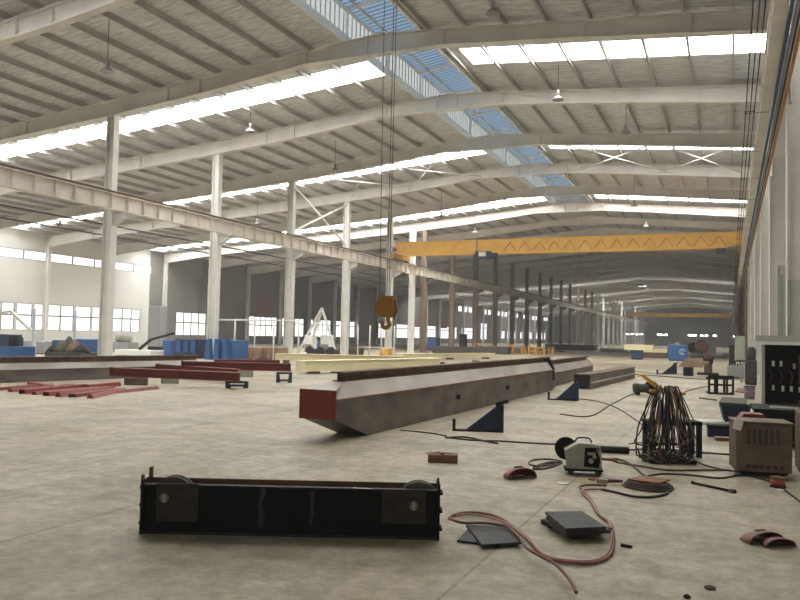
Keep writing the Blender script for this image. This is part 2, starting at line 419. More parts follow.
# ------------------------------------------------------------------ columns
def h_col(mb, w, d, z0, z1, x=0., y=0., t=.03):
    mb.box(x-w/2, x-w/2+t, y-d/2, y+d/2, z0, z1); mb.box(x+w/2-t, x+w/2, y-d/2, y+d/2, z0, z1); mb.box(x-w/2+t, x+w/2-t, y-.012, y+.012, z0, z1)
RZT, RZB = 7.72, 6.86      # runway beam top and underside
def column(side, zt):
    lo = MB(); h_col(lo, .52, .36, .03, RZB-.1)
    up = MB(); h_col(up, .44, .34, RZB-.1, zt, x=-.04*side)
    br = MB(); s = side
    br.prism([(.2*s, RZB-.55), (.26*s, RZB-.6), (.86*s, RZB-.25), (.86*s, RZB-.02), (.2*s, RZB-.02)], 'y', -.02, .02)
    br.box(min(.2*s, .9*s), max(.2*s, .9*s), -.17, .17, RZB-.03, RZB)
    br.add([(.24*s,-.15,RZB-.62),(.88*s,-.15,RZB-.27),(.88*s,.15,RZB-.27),(.24*s,.15,RZB-.62),(.24*s,-.15,RZB-.59),(.88*s,-.15,RZB-.24),(.88*s,.15,RZB-.24),(.24*s,.15,RZB-.59)],
           [(0,3,2,1),(4,5,6,7),(0,1,5,4),(1,2,6,5),(2,3,7,6),(3,0,4,7)])
    if s < 0:
        br = MB(); br.box(-.56, -.2, -.16, .16, RZB+.2, RZB+.24); br.box(-.56, -.2, -.16, .16, RZB+.5, RZB+.54); br.box(-.56, -.2, -.012, .012, RZB+.24, RZB+.5)
    bp = MB(); bp.box(-.36, .36, -.3, .3, 0, .03)
    for (x, y) in ((-.3,-.24),(.3,-.24),(.3,.24),(-.3,.24)): bp.lathe([(.03,.03),(.03,.07)], (x, y, 0), n=6)
    return lo, up, br, bp
def make_columns(X, side, ks, names):
    first = {}
    for i, k in enumerate(ks):
        mk = 'steel_white' if k <= 4 or k > 17 else 'steel_brown'
        if side < 0: mk = 'rafter' if k < 2 else 'steel_white' if k < 5 else 'steel_brown'
        lab = {'steel_white':'white','steel_brown':'brown primed','rafter':'cream grey'}[mk] + ' steel column in the row %s, %s from the camera' % (names, ordn(i))
        if mk not in first:
            r = thing('steel_column', lab, 'column', (X, fy(k), 0), 0, 'columns in the row '+names)
            for nm, mb in zip(('lower_shaft','upper_shaft','runway_bracket','base_plate'), column(side, soff(X)+.02)): mb.build(nm, mk, r)
            first[mk] = r
        else: dup(first[mk], (X, fy(k), 0), lab)
make_columns(XL, 1, [k for k in KS if k >= 0], 'between the two spans')
make_columns(XR+.1, -1, [k for k in KS if k >= -1], 'beside the right wall')
# slim columns against the left wall
c0 = None
for i, k in enumerate([k for k in KS if k >= 0]):
    lab = 'slim white column standing against the window wall, %s from the camera' % ordn(i)
    if c0 is None:
        c0 = thing('wall_column', lab, 'column', (XW+.35, fy(k), 0), 0, 'columns against the window wall')
        a = MB(); h_col(a, .4, .3, 0, soff(XW)-.2); a.build('shaft', 'steel_white', c0)
    else: dup(c0, (XW+.35, fy(k), 0), lab)
# an extra bright column just outside the row
p = fl(410.5, 353.2)
a = MB(); h_col(a, .46, .4, 0, soff(p.x)+.02, t=.05); a.box(-.18, .18, -.2, .2, 0, soff(p.x))
tag(a.build('steel_column', 'white', None, (p.x, p.y, 0)), 'bright white boxed column between the last white and first brown columns', 'column')

# ------------------------------------------------------------------ runway beams
def runway(xc, name_label, bw, tw):
    r = thing('crane_runway', name_label, 'crane runway', (xc, 40, RZB))
    a = MB(); y0, y1 = YB-40, YE-40; h = RZT-RZB-.14
    a.box(-bw, bw, y0, y1, 0, .035); a.box(-tw, tw, y0, y1, h-.035, h); a.box(-.012, .012, y0, y1, .035, h-.035)
    y = y0+.3
    while y < min(y1, 70): a.box(-min(bw,tw)+.02, min(bw,tw)-.02, y-.012, y+.012, .035, h-.035); y += 1.0
    a.build('runway_beam', 'runway', r)
    b = MB(); b.box(-.06, .06, y0, y1, h, h+.03); b.box(-.02, .02, y0, y1, h+.03, h+.1); b.box(-.04, .04, y0, y1, h+.1, h+.14); b.build('rail', 'rail', r)
    return r
runway(XL+.6, 'long pale crane runway beam with a rusty rail on the left columns', .17, .2)
runway(.72, 'crane runway beam high along the right wall beside the pipes', .11, .085)
def longpipe(x, z, r, m, label, y0=YB, y1=YE, cat='pipe', name='wall_pipe', group=None):
    return tag(recenter(MB().tube([(x, y0, z), (x, y1, z)], r, 10).build(name, m)), label, cat, group)
for x, r, m, c in ((.87, .033, 'pipe_blue', 'blue'), (.945, .03, 'pipe_grey', 'grey'), (1.0, .022, 'pipe_dark', 'dark'), (1.065, .034, 'pipe_orange', 'orange')):
    longpipe(x, RZB-.02, r, m, '%s service pipe running under the right crane runway' % c, group='service pipes along the right wall')
for n, (x, lab) in enumerate(((.32, 'innermost'), (.41, 'middle'), (.495, 'outermost'))):
    longpipe(x, RZB+.02, .011, 'cable', 'thin black crane power rail beside the right runway, %s of three' % lab, cat='power rail', name='power_rail', group='crane power rails')
for k in range(-1, 12):
    for h in (.1, .6):
        a = MB(); y = fy(k+h); a.box(.27, .8, y-.02, y+.02, RZB-.005, RZB+.0); a.box(.29, .52, y-.015, y+.015, RZB+.036, RZB+.05)
        for x in (.32, .41, .495): a.box(x-.014, x+.014, y-.02, y+.02, RZB-.01, RZB+.04)
        tag(a.build('rail_hanger', 'rail'), 'small hanger holding the black power rails on the runway', 'bracket', 'power rail hangers')
longpipe(XL-.5, 6.35, .035, 'pipe_dark', 'upper dark pipe running behind the left column row', cat='pipe')
longpipe(XL-.5, 5.85, .03, 'pipe_dark', 'lower dark pipe running behind the left column row', cat='pipe')

# ------------------------------------------------------------------ walls and windows
def wall(name, m, X, t, y0, y1, z0, z1, holes):
    ys = sorted({y0, y1} | {h[0] for h in holes} | {h[1] for h in holes}); zs = sorted({z0, z1} | {h[2] for h in holes} | {h[3] for h in holes})
    a = MB()
    for i in range(len(ys)-1):
        for j in range(len(zs)-1):
            ym, zm = (ys[i]+ys[i+1])/2, (zs[j]+zs[j+1])/2
            if any(h[0] < ym < h[1] and h[2] < zm < h[3] for h in holes): continue
            if ym < y0 or ym > y1: continue
            a.box(X-t, X, ys[i], ys[i+1], zs[j], zs[j+1])
    return struct(a.build(name, m))
def window(X, h, m, cols, rows):
    global nwin; nwin += 1
    w = struct(MB().box(X-.14, X-.1, h[0], h[1], h[2], h[3]).build('window_%d' % nwin, m))
    a = MB(); t = .15
    for i in range(cols+1):
        y = h[0]+(h[1]-h[0])*i/cols; a.box(X-.1, X-.04, y-t/2, y+t/2, h[2], h[3])
    for j in rows:
        z = h[2]+(h[3]-h[2])*j; a.box(X-.1, X-.04, h[0], h[1], z-t/2, z+t/2)
    a.build('window_frame', 'pipe_grey', w)
wy = lambda x: atx(x, 325, XW).y
holes = []
for (a_, b_) in ((-60, -28), (-27, 14), (16, 32), (33.5, 43), (47, 73.5), (75, 91), (92, 111), (113, 140)): holes.append((wy(a_), wy(b_), 1.27, 3.65))
for (a_, b_) in ((176, 206), (249, 277), (281, 288), (295, 304), (310, 331), (335, 342), (350, 355), (378, 387), (394, 408), (413, 422), (426, 436), (439, 449), (453, 457), (462, 473)):
    holes.append((wy(a_), wy(b_), 1.0, 3.6))
holes.append((wy(481), wy(487), .9, 5.))
y = wy(492); n = 0
while y < YE-8:
    holes.append((y, y+3.2, 1.2, 3.3)); y += 5.4 if n % 3 else 9.; n += 1
cl = [(wy(-60)+.1, wy(44), 7.45, 8.3), (wy(47), wy(150), 7.45, 8.3)]
y = wy(458)
while y < YE-6:
    cl.append((y, y+2.6, 7.2, 8.5)); y += 3.7 if (int(y) % 3) else 8.
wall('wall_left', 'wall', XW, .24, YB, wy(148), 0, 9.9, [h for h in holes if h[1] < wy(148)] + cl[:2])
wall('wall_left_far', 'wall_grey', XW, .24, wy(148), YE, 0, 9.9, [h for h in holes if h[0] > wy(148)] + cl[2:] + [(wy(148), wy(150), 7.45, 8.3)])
for h in holes:
    near = h[1] < wy(300)
    window(XW, h, 'window' if near else 'window_dim', max(1, round((h[1]-h[0])/1.3)), (0, .56, 1) if near else (0, .7, 1))
for h in cl: window(XW, h, 'window' if h[1] < wy(300) else 'window_dim', max(1, round((h[1]-h[0])/2.5)), (0, 1))
# right wall, far wall
a = MB(); a.box(2.3, 2.5, YB, YE, 0, 12.2); struct(a.build('wall_right', 'wall'))
a = MB()
y = YB+.6
while y < 60: a.box(2.18, 2.3, y, y+.9, 0, 12); y += 2.4
struct(a.build('trim_1', 'wall'))
fz = (3.35, 3.8)
farh = []
x = -40.
a = MB()
for (xa, xb) in ((-47.8, -37), (-35.5, -31), (-29.8, -27), (-23.8, -22.5), (-21.8, -16.8), (-16, -14), (-9, -8), (-1, 2.5)):
    farh.append((xa, xb))
xs = [XW-.3]
lit = [(-32, -31), (-30.5, -29.6), (-29, -28), (-27.6, -26.4), (-22, -20.5), (-20, -19), (-12.5, -10), (-8.8, -8), (-7.4, -6.6), (-5, -4), (1, 1.9)]
prev = XW-.3
for (xa, xb) in lit:
    a.box(prev, xa, YE, YE+.25, fz[0], fz[1]); prev = xb
    nwin += 1; struct(MB().box(xa, xb, YE+.1, YE+.15, fz[0], fz[1]).build('window_%d' % nwin, 'skylight'))
a.box(prev, 2.6, YE, YE+.25, fz[0], fz[1])
a.box(XW-.3, 2.6, YE, YE+.25, 0, fz[0]); a.box(XW-.3, 2.6, YE, YE+.25, fz[1], 13.6)
struct(a.build('wall_far', 'wall_far'))

# ------------------------------------------------------------------ bracing
def rods(k, pairs, label_side):
    for n, (xa, xb) in enumerate(pairs):
        for s in (0, 1):
            pa, pb = (xa, xb) if s == 0 else (xb, xa)
            a = MB().tube([(pa, fy(k)+.2, soff(pa)+.3), (pb, fy(k+1)-.2, soff(pb)+.3)], .03, 6)
            tag(recenter(a.build('brace_rod', 'steel_white')), 'white roof brace rod %s, %s cross, %s arm' % (label_side, ORD[n], ('falling', 'rising')[s]), 'brace', 'roof bracing crosses')
rods(2, [(-8.8, -3.6), (-3.6, .6)], 'right of the ridge in the third bay')
rods(2, [(-15.5, -20.5), (-20.5, -25.3)], 'left of the ridge in the third bay')
for s in (0, 1):
    za, zb = (8.1, 11.) if s else (11., 8.1)
    tag(recenter(MB().bar((XL, fy(2)+.25, za), (XL, fy(3)-.25, zb), .09).build('brace_bar', 'steel_white')),
        'white diagonal brace bar between the third and fourth columns, %s away from the camera' % ('rising' if s else 'falling'), 'brace', 'column bracing')

# ------------------------------------------------------------------ high bay lamps
def lamp_parts(r):
    MB().tube([(0,0,.42), (0,0,3.0)], .012, 6).build('cord', 'cable', r)
    MB().lathe([(.05,.18),(.07,.2),(.075,.34),(.05,.42),(.02,.44)], n=14).build('ballast', 'lamp', r)
    MB().lathe([(.235,0),(.225,.03),(.17,.1),(.09,.17),(.05,.2)], n=20).build('lamp_shade', 'lamp', r)
    MB().lathe([(.03,.02),(.06,.05),(.05,.12),(.03,.16)], n=12).build('bulb', 'metal', r)
L0 = None
for (x, y, z, w) in ((107,72,10.75,'over the left columns in the nearest bay'), (493,14,11.6,'near the top edge right of the ridge'), (250,132,11.2,'left of the ridge above the second column'),
                     (558,100,11.4,'right of the ridge under the second rafter'), (626,133,11.0,'right of the ridge under the third rafter'), (335,171,10.9,'left of the ridge by the fourth column'),
                     (257,224,9.6,'in the left aisle behind the second column'), (60,226,9.2,'in the left aisle left of the first column'), (441,217,10.6,'above the left end of the yellow crane'),
                     (634,206,10.8,'in front of the last bright skylight'), (475,233,10.4,'just above the middle of the yellow crane'), (646,227,10.6,'just above the right half of the yellow crane')):
    p = fl(x, y, z)
    lab = 'pendant bell lamp hanging ' + w
    if L0 is None: L0 = thing('pendant_lamp', lab, 'lamp', p, 0, 'high bay lamps'); lamp_parts(L0)
    else: dup(L0, p, lab)

# ------------------------------------------------------------------ yellow bridge crane across the hall
CY = 57.0
cr = thing('bridge_crane', 'yellow overhead bridge crane spanning the hall on its runways', 'crane', (XM, CY, RZT))
def cpart(mb, name, m): return mb.build(name, m, cr, loc=(-XM, -CY, -RZT))
a = MB()
a.prism([(XL+.35, 8.35), (XL+1.3, 8.12), (-1, 8.12), (.75, 8.4), (.75, 9.25), (XL+.35, 9.22)], 'y', CY-.28, CY+.28)
a.box(XL+.3, .8, CY-.34, CY+.34, 9.22, 9.28); cpart(a, 'bridge_girder', 'yellow')
a = MB(); zz = [8.32, 9.0]
for i in range(14):
    x = -16.2+i*1.15
    a.bar((x, CY-.31, 8.3), (x+.5, CY-.31, 9.0), .05); a.bar((x+.5, CY-.31, 9.0), (x+1.0, CY-.31, 8.3), .05)
cpart(a, 'festoon_cable', 'yellow_dark')
for x in (XL+.6, .72):
    a = MB(); a.box(x-.18, x+.18, CY-1.6, CY+1.6, RZT+.12, RZT+.5); cpart(a, 'end_carriage', 'yellow_dark')
    for y in (-1.3, 1.3):
        a = MB(); a.lathe([(.16,-.05),(.16,.05)], (x, CY+y, RZT+.16), 'x', 16); cpart(a, 'carriage_wheel', 'rail')
a = MB(); a.box(-18.4, -17.2, CY-.75, CY-.35, 7.8, 8.3); a.box(-18.6, -16.9, CY-.4, CY+.4, 8.02, 8.1); a.lathe([(.2,-.35),(.22,-.3),(.22,.3),(.2,.35)], (-17.0, CY-.5, 7.95), 'x', 14)
cpart(a, 'hoist_trolley', 'blue_dark')
a = MB(); a.box(-18.1, -17.5, CY-.78, CY-.75, 7.9, 8.25); cpart(a, 'hoist_panel', 'white')
a = MB(); a.box(-.9, -.3, CY-.6, CY-.3, 7.75, 8.1); cpart(a, 'drive_motor', 'blue_dark')
a = MB(); a.box(-18.45, -18.38, CY-.3, CY+.3, 8.1, 9.35); cpart(a, 'girder_splice', 'rust')
# second crane, far down the hall
cr = thing('bridge_crane', 'distant orange bridge crane near the far wall of the hall', 'crane', (XM, 218, RZT))
CY = 218.
def cpart(mb, name, m): return mb.build(name, m, cr, loc=(-XM, -CY, -RZT))
a = MB(); a.box(XL+.35, .75, CY-.3, CY+.3, 8.1, 9.2); cpart(a, 'bridge_girder', 'yellow')
for x in (XL+.6, .72): cpart(MB().box(x-.18, x+.18, CY-1.6, CY+1.6, RZT, RZT+.5), 'end_carriage', 'yellow_dark')

# near crane hook with ropes coming down from above the view
hp = aty(386, 313, 8.0)
hk = thing('crane_hook_block', 'rusty orange hook block hanging on black wire ropes left of centre', 'hook block', (hp.x, hp.y, hp.z))
a = MB(); s = .125
a.prism([(-.11,.0),(-.06,-.05),(.10,-.05),(.125,.02),(.10,.17),(.03,.2),(-.05,.2),(-.12,.1)], 'y', -.05, -.03)
a.prism([(-.11,.0),(-.06,-.05),(.10,-.05),(.125,.02),(.10,.17),(.03,.2),(-.05,.2),(-.12,.1)], 'y', .03, .05); a.box(-.1,.1,-.03,.03,.15,.2); a.build('side_plate', 'yellow_dark', hk)
a = MB(); a.lathe([(.085,-.028),(.07,-.01),(.07,.01),(.085,.028)], (-.02,0,.1), 'y', 18); a.build('sheave', 'black', hk)
hook = [(.03,0,-.05),(.03,0,-.09),(.05,0,-.13),(.02,0,-.17),(-.03,0,-.165),(-.05,0,-.12)]
MB().tube(smoothpath(hook, 5), .026, 8).build('hook', 'yellow_dark', hk)
for dx in (-.145, .012, .055): MB().tube([(dx*.6,0,.1), (dx,0,7.2)], .0045, 6).build('wire_rope', 'cable_grey', hk)

# ------------------------------------------------------------------ steel girders lying on the floor
def floor_girder(name, label, A, B, w, zs, mats, red_end=True, ramp=1.1):
    """inverted hoist girder: box body with sloping upper plates and an I-beam on top. A, B: centre-line ends on the floor"""
    A, B = Vector(A), Vector(B); d = (B-A); Ln = d.length; rz = math.atan2(d.y, d.x)-PI/2
    r = thing(name, label, 'girder', (A.x, A.y, 0), rz)
    zr, zt, zi = zs; n = w*.42
    def ring(y, b, rr, t, nn): return [(-w,y,b),(w,y,b),(w,y,rr),(nn,y,t),(-nn,y,t),(-w,y,rr)]
    st = [ring(0, zr*.55, zr*.97, zr*1.2, w), ring(ramp*.5, zr*.27, zr*.985, zt, n), ring(ramp, 0, zr, zt, n), ring(Ln-ramp*.4, 0, zr, zt, n), ring(Ln, .05, zr, zt, n)]
    body = MB(); slope = MB()
    for i in range(4):
        for e in (0, 1, 5): 
            j = (e+1) % 6; body.add([st[i][e], st[i][j], st[i+1][j], st[i+1][e]], [(0,1,2,3)])
        for e in (2, 3, 4):
            j = (e+1) % 6; slope.add([st[i][e], st[i][j], st[i+1][j], st[i+1][e]], [(0,1,2,3)])
    body.add(st[0], [(0,1,2,3,4,5)]); body.add(st[4], [(5,4,3,2,1,0)])
    body.build('box_body', mats[0], r); slope.build('sloping_plate', mats[1], r)
    a = MB(); a.box(-.012,.012, ramp*.5+.02, Ln, zt-.01, zi-.02); a.box(-n*1.0,n*1.0, ramp*.5, Ln, zi-.025, zi); a.box(-n*.95,n*.95, ramp*.5+.05, Ln, zt, zt+.015)
    a.build('hoist_beam', mats[2], r)
    for s in (-1, 1):
        a = MB(); a.box(min(s*w, s*(w+.05)), max(s*w, s*(w+.05)), .02, Ln-.1, zr-.012, zr+.008); a.build('edge_strip', mats[3], r)
    if red_end:
        a = MB(); a.box(-w-.03, w+.03, -.02, 0, zr*.53, zr*1.22); e = a.build('end_plate', 'red', r); e['label'] = 'red bolted end plate'
        b = MB()
        for s in (-1, 1):
            for q in range(5): b.lathe([(.012,-.035),(.012,-.018)], (s*(w-.0), 0, zr*(.6+.14*q)), 'y', 8)
        b.build('bolt_hole', 'vent', e)
    return r
g = floor_girder('steel_girder', 'long dark steel box girder with red end plate lying on the floor', (-5.55, 9.7, 0), (-5.27, 23.4, 0), .28, (.63, .86, 1.01), ('mill', 'mill_light', 'rust', 'rust_line'))
a = MB(); a.prism([(-.3,.3),(.3,.3),(.3,.68),(.14,1.02),(-.14,1.02),(-.3,.68)], 'y', 13.45, 13.6); a.build('end_diaphragm', 'black', g)
# mid lifting lug
for yy in (5.1, 8.6):
    a = MB(); a.lathe([(.05,0),(.05,.06)], (.28, yy, .35), 'x', 12); a.build('lug', 'black', g)
e0, e1 = fl(560, 380), fl(590, 370)
floor_girder('steel_girder', 'shorter grey girder continuing beyond the far end of the long one', (-5.6, 24.6, 0), (-5.75, 33.5, 0), .27, (.46, .70, .86), ('mill', 'mill_light', 'rust', 'rust_line'), red_end=False, ramp=.3)
# trough-like beam right of it
q0, q1 = fl(586, 389), fl(632, 378)
d = q1-q0; rz = math.atan2(d.y, d.x)-PI/2; Ln = d.length
t = thing('channel_beam', 'rusty channel beam with torn dark end lying beyond the blue wedge stand', 'beam', (q0.x-.12, q0.y, 0), rz)
a = MB(); a.box(-.24, .24, 0, Ln, .3, .33); a.box(-.24, -.2, 0, Ln, 0, .44); a.box(.2, .24, 0, Ln, 0, .44); a.build('channel', 'mill', t)
a = MB(); a.box(.24, .29, 0, Ln, .18, .22); a.build('edge_strip', 'mill_light', t)
a = MB(); a.box(-.26, .26, -.02, Ln, .44, .47); a.build('flange', 'rust', t)
a = MB(); a.prism([(-.25,0),(-.1,.08),(.05,.02),(.25,.1),(.25,.46),(-.25,.46)], 'y', -.04, 0); a.lathe([(.1,-.12),(.1,-.03)], (-.05,0,.16), 'y', 14); a.build('torn_end', 'black', t)

# long pale girder on the left
A, B = fl(0, 357, .72), fl(196, 355.0, .72)
d = (B-A).normalized(); A2 = A - d*8
floor_girder('steel_girder', 'long grey girder lying across the left side behind the red beams', (A2.x, A2.y, 0), (B.x, B.y, 0), .24, (.36, .54, .72), ('mill', 'mill_light', 'rust', 'mill'), red_end=False)

# red beams on trestles
def red_beam(label, a_, b_, z, h=.26, w=.2):
    A, B = fl(*a_, z), fl(*b_, z); d = B-A; rz = math.atan2(d.y, d.x); Ln = d.length
    t = thing('red_beam', label, 'beam', (A.x, A.y, z), rz, 'red oxide beams on trestles')
    a = MB(); a.box(0, Ln, -w/2, w/2, h-.02, h); a.box(0, Ln, -w/2, w/2, 0, .02); a.build('flange', 'red', t)
    b = MB(); b.box(.01, Ln-.01, -.02, .02, .02, h-.02); b.build('web', 'red_dark', t)
    e = MB(); e.box(-.015, 0, -w/2, w/2, -.01, h+.02); e.build('end_plate', 'red_dark', t)
def trestle(label, x, y, w, h, m='blue_dark'):
    p = fl(x, y)
    t = thing('trestle', label, 'trestle', (p.x, p.y, 0), .55, 'low steel trestles')
    MB().box(-w/2, w/2, -.12, .12, h-.06, h).build('top_bar', m, t)
    if m in ('rust', 'greengrey'): MB().box(-w/2+.12, w/2-.12, -.1, .1, 0, h-.06).build('solid_block', m, t)
    for s in (-1, 1): MB().prism([(s*w/2,0),(s*(w/2-.14),0),(s*(w/2-.1),h-.06),(s*w/2,h-.06)], 'y', -.1, .1).build('leg', m, t)
    MB().box(-w/2+.1, w/2-.1, -.02, .02, .04, .1).build('crossbar', m, t)
red_beam('front red beam with its left end nearest the grey girder', (112, 376), (240, 381.5), .21, .25)
red_beam('thin red beam lying between two others, left end mid-trestle', (158, 370), (238, 375.5), .24, .2)
red_beam('rear red beam ending on a blue trestle at right', (182, 369), (291, 371.5), .33, .26)
red_beam('farthest thin red beam behind the other three', (214, 364.5), (280, 365.5), .36, .2)
trestle('dark trestle under the left end of the front red beam', 136, 385, .62, .2, 'rust')
trestle('grey trestle under the middle of the red beams', 170, 383.5, .5, .21, 'greengrey')
trestle('flat dark trestle under the right end of the front red beam', 237, 388, .62, .2, 'blue_dark')
trestle('blue trestle with a gap under the right end of the rear beam', 284, 382.5, .5, .33, 'blue_dark')
trestle('grey trestle under the rear red beams, left of the blue one', 246, 377, .5, .33, 'greengrey')

# pile of short red angles on the floor
spots = [(-8, 391, 40, 387), (10, 392, 62, 388), (22, 394, 74, 389), (34, 395, 82, 390.5), (46, 396, 98, 391), (58, 397, 104, 392), (72, 397.5, 112, 392), (90, 398.5, 118, 392.5), (86, 389, 112, 386.5), (108, 394, 148, 390), (60, 390, 36, 386)]
for i, (x0, y0, x1, y1) in enumerate(spots):
    A, B = fl(x0, y0), fl(x1, y1); d = B-A; Ln = min(d.length*1.25, 3.6); rz = math.atan2(d.y, d.x)
    h = .08+.015*(i % 3)
    a = MB(); a.prism([(-.09,0),(.09,0),(.02,h),(-.02,h)], 'x', 0, Ln) if i % 2 else a.prism([(-.1,0),(-.08,h),(.08,h),(.1,0),(.07,0),(.06,h-.03),(-.06,h-.03),(-.07,0)], 'x', 0, Ln)
    tag(a.build('red_angle', 'red' if i % 3 else 'red_dark', None, (A.x, A.y, .0), rz), 'short red steel angle in the floor pile at left, %s from the left end' % ORD[i], 'steel section', 'pile of red steel sections')

# cream box girders far left of centre
def cream(label, a_, b_, z, h, w=.5):
    A, B = fl(*a_, z), fl(*b_, z); d = B-A; rz = math.atan2(d.y, d.x); Ln = d.length
    t = thing('cream_girder', label, 'girder', (A.x, A.y, 0), rz, 'cream painted girders')
    MB().box(0, Ln, -w/2, w/2, z, z+h-.03).build('box_body', 'cream', t)
    MB().box(0, Ln, -w/2-.07, w/2+.07, z+h-.03, z+h).build('top_flange', 'cream', t)
    for q in (.08, .5, .92): MB().box(Ln*q-.12, Ln*q+.12, -w/2, w/2, 0, z).build('support_block', 'rust', t)
cream('long cream girder nearest the blue trestle', (276, 359.5), (405, 362.5), .3, .3)
cream('cream girder in front lying low beside the dark girder', (300, 371.5), (436, 366.5), .1, .42)
cream('cream girder behind with stepped right end', (400, 358.5), (492, 357), .12, .3)
for i, (x, y) in enumerate(((441, 366), (476, 364), (560, 352), (345, 368))):
    p = fl(x, y); t = thing('steel_clamp', 'small dark steel fitting lying beside the cream girders, %s from the left' % ['second', 'third', 'last', 'first'][i], 'fitting', (p.x, p.y, 0))
    MB().box(-.7, .7, -.15, .15, 0, .1).build('body', 'rust', t); MB().box(-.2, .2, -.1, .1, .1, .2).build('jaw', 'black', t)

# ------------------------------------------------------------------ foreground end carriage
A, B = Vector((-4.235, 4.665, 0)), Vector((-2.09, 5.615, 0)); d = B-A; Ln = d.length; rz = math.atan2(d.y, d.x)
H = .405; Dp = .18
ec = thing('end_carriage', 'black crane end carriage with two wheels lying in the foreground', 'crane carriage', (A.x, A.y, 0), rz)
MB().box(.02, Ln-.02, 0, .014, 0, H-.02).build('front_web', 'black', ec)
MB().box(.02, Ln-.02, Dp-.014, Dp, 0, H).build('rear_web', 'rust', ec)
MB().box(.02, Ln-.02, .014, Dp-.014, 0, .014).build('bottom_plate', 'black', ec)
MB().box(.03, Ln-.03, .014, Dp-.014, H-.06, H-.05).build('top_plate', 'rust', ec)
a = MB(); a.box(.02, Ln-.02, -.02, .03, H-.03, H-.018); a.box(.02, Ln-.02, -.015, .0, 0, .02); a.build('edge_flange', 'plate', ec)
for x in (.75, 1.25, 1.75): MB().box(x-.006, x+.006, .016, Dp-.016, .02, H-.08).build('diaphragm', 'rust', ec)
for k, (x, t0) in enumerate(((0, 1), (Ln-.02, 0))):
    e = MB().box(x, x+.02, -.03, Dp+.03, 0, H+.01+.02*(1-t0)).build('end_plate', 'black', ec)
    if t0:
        MB().box(x, x+.02, -.03, .0, H+.01, H+.055).build('end_tab', 'rust', e); MB().box(x, x+.02, Dp-.02, Dp+.03, H+.01, H+.08).build('end_tab', 'rust', e)
    else: MB().box(x, x+.012, -.01, .02, H+.02, H+.075).build('end_tab', 'black', e)
    for z in (.07, .21, .35):
        b = MB().lathe([(.016,-.03 if t0 else .02),(.016,0 if t0 else .045)], (x, .05, z), 'x', 6); b.lathe([(.016,-.03 if t0 else .02),(.016,0 if t0 else .045)], (x, Dp-.05, z), 'x', 6)
        b.build('bolt', 'rubber', e)
for xa, xb, za, zb, xc, zc2 in ((.12, .45, .10, .395, .19, .285), (1.89, 2.235, .12, .385, 2.14, .265)):
    pl = MB().box(xa, xb, -.014, 0, za, zb).build('bearing_plate', 'plate_brown', ec)
    pl['label'] = 'dark brown bearing plate'
    b = MB(); b.lathe([(.034,-.03),(.038,-.026),(.038,0)], (xc, -.014, zc2), 'y', 20); b.build('axle_cap', 'brass', pl)
    c = MB(); c.box(xc-.012, xc+.012, -.048, -.044, zc2-.03, zc2+.03); c.build('locking_key', 'metal', pl)
    w = MB(); R = .172
    w.lathe([(R,-.05),(R,-.036),(R-.02,-.03),(R-.02,.03),(R,.036),(R,.05)], (xc+.04, Dp/2, .265), 'y', 32); w.build('wheel', mat('dark_wheel_steel', (.11,.10,.09), .45, metal=.4), ec)
for x, z0, z1 in ((.945, .06, .37), (1.34, .1, .36)):
    w = random.Random(int(x*100)); pts = []
    for q in range(8): pts.append((x-.018+w.uniform(-.008,.008), z0+(z1-z0)*q/7))
    for q in range(7, -1, -1): pts.append((x+.018+w.uniform(-.012,.012), z0+(z1-z0)*q/7))
    MB().prism(pts, 'y', -.0016, .0).build('chalk_mark', 'chalk', ec)
MB().add([(1.66,-.012,H-.017),(1.82,-.012,H-.017),(1.79,.0,H-.017),(1.66,.01,H-.017)], [(0,1,2,3)]).build('paper_strip', 'white', ec)

# ------------------------------------------------------------------ plates on the floor
def plate(name, label, pts, z, t, m='plate', group=None, cat='steel plate'):
    P = [fl(x, y, z+t) for x, y in pts]
    a = MB().prism([(p.x, p.y) for p in P], 'z', z, z+t)
    return tag(recenter(a.build(name, m)), label, cat, group)
plate('steel_plate', 'lower dark steel plate poking out left under its neighbour', [(457, 540), (468, 529), (505, 532), (500, 545)], 0, .018, group='dark steel plates on the floor')
plate('steel_plate', 'upper slanted dark steel plate beside the red hose loop', [(466, 524.5), (506, 526), (522, 542), (482, 544.5)], .018, .018, group='dark steel plates on the floor')
for i, (x0, y0, x1, y1) in enumerate(((543, 523.5, 570, 533), (548, 527.5, 612, 532.5))):
    A, B = fl(x0, y0), fl(x1, y1)
    tag(recenter(MB().bar(A+Vector((0,0,.02)), B+Vector((0,0,.02)), .05, .04).build('support_bar', 'plate')), ['short dark bar under the left edge of the plate stack', 'longer dark bar under the front of the plate stack'][i], 'bar', 'bars under the plate stack')
plate('steel_plate', 'bottom dark plate of the thick stack by the hose', [(547, 521), (584, 517), (611, 530), (567, 534.5)], .042, .022, group='dark steel plates on the floor')
plate('steel_plate', 'middle dark plate of the thick stack by the hose', [(546, 516), (583, 514.5), (607, 529), (566, 531)], .065, .025, group='dark steel plates on the floor')
plate('steel_plate', 'top dark plate of the thick stack by the hose', [(545, 511.5), (582, 511), (606, 526.5), (566, 528.5)], .091, .022, group='dark steel plates on the floor')

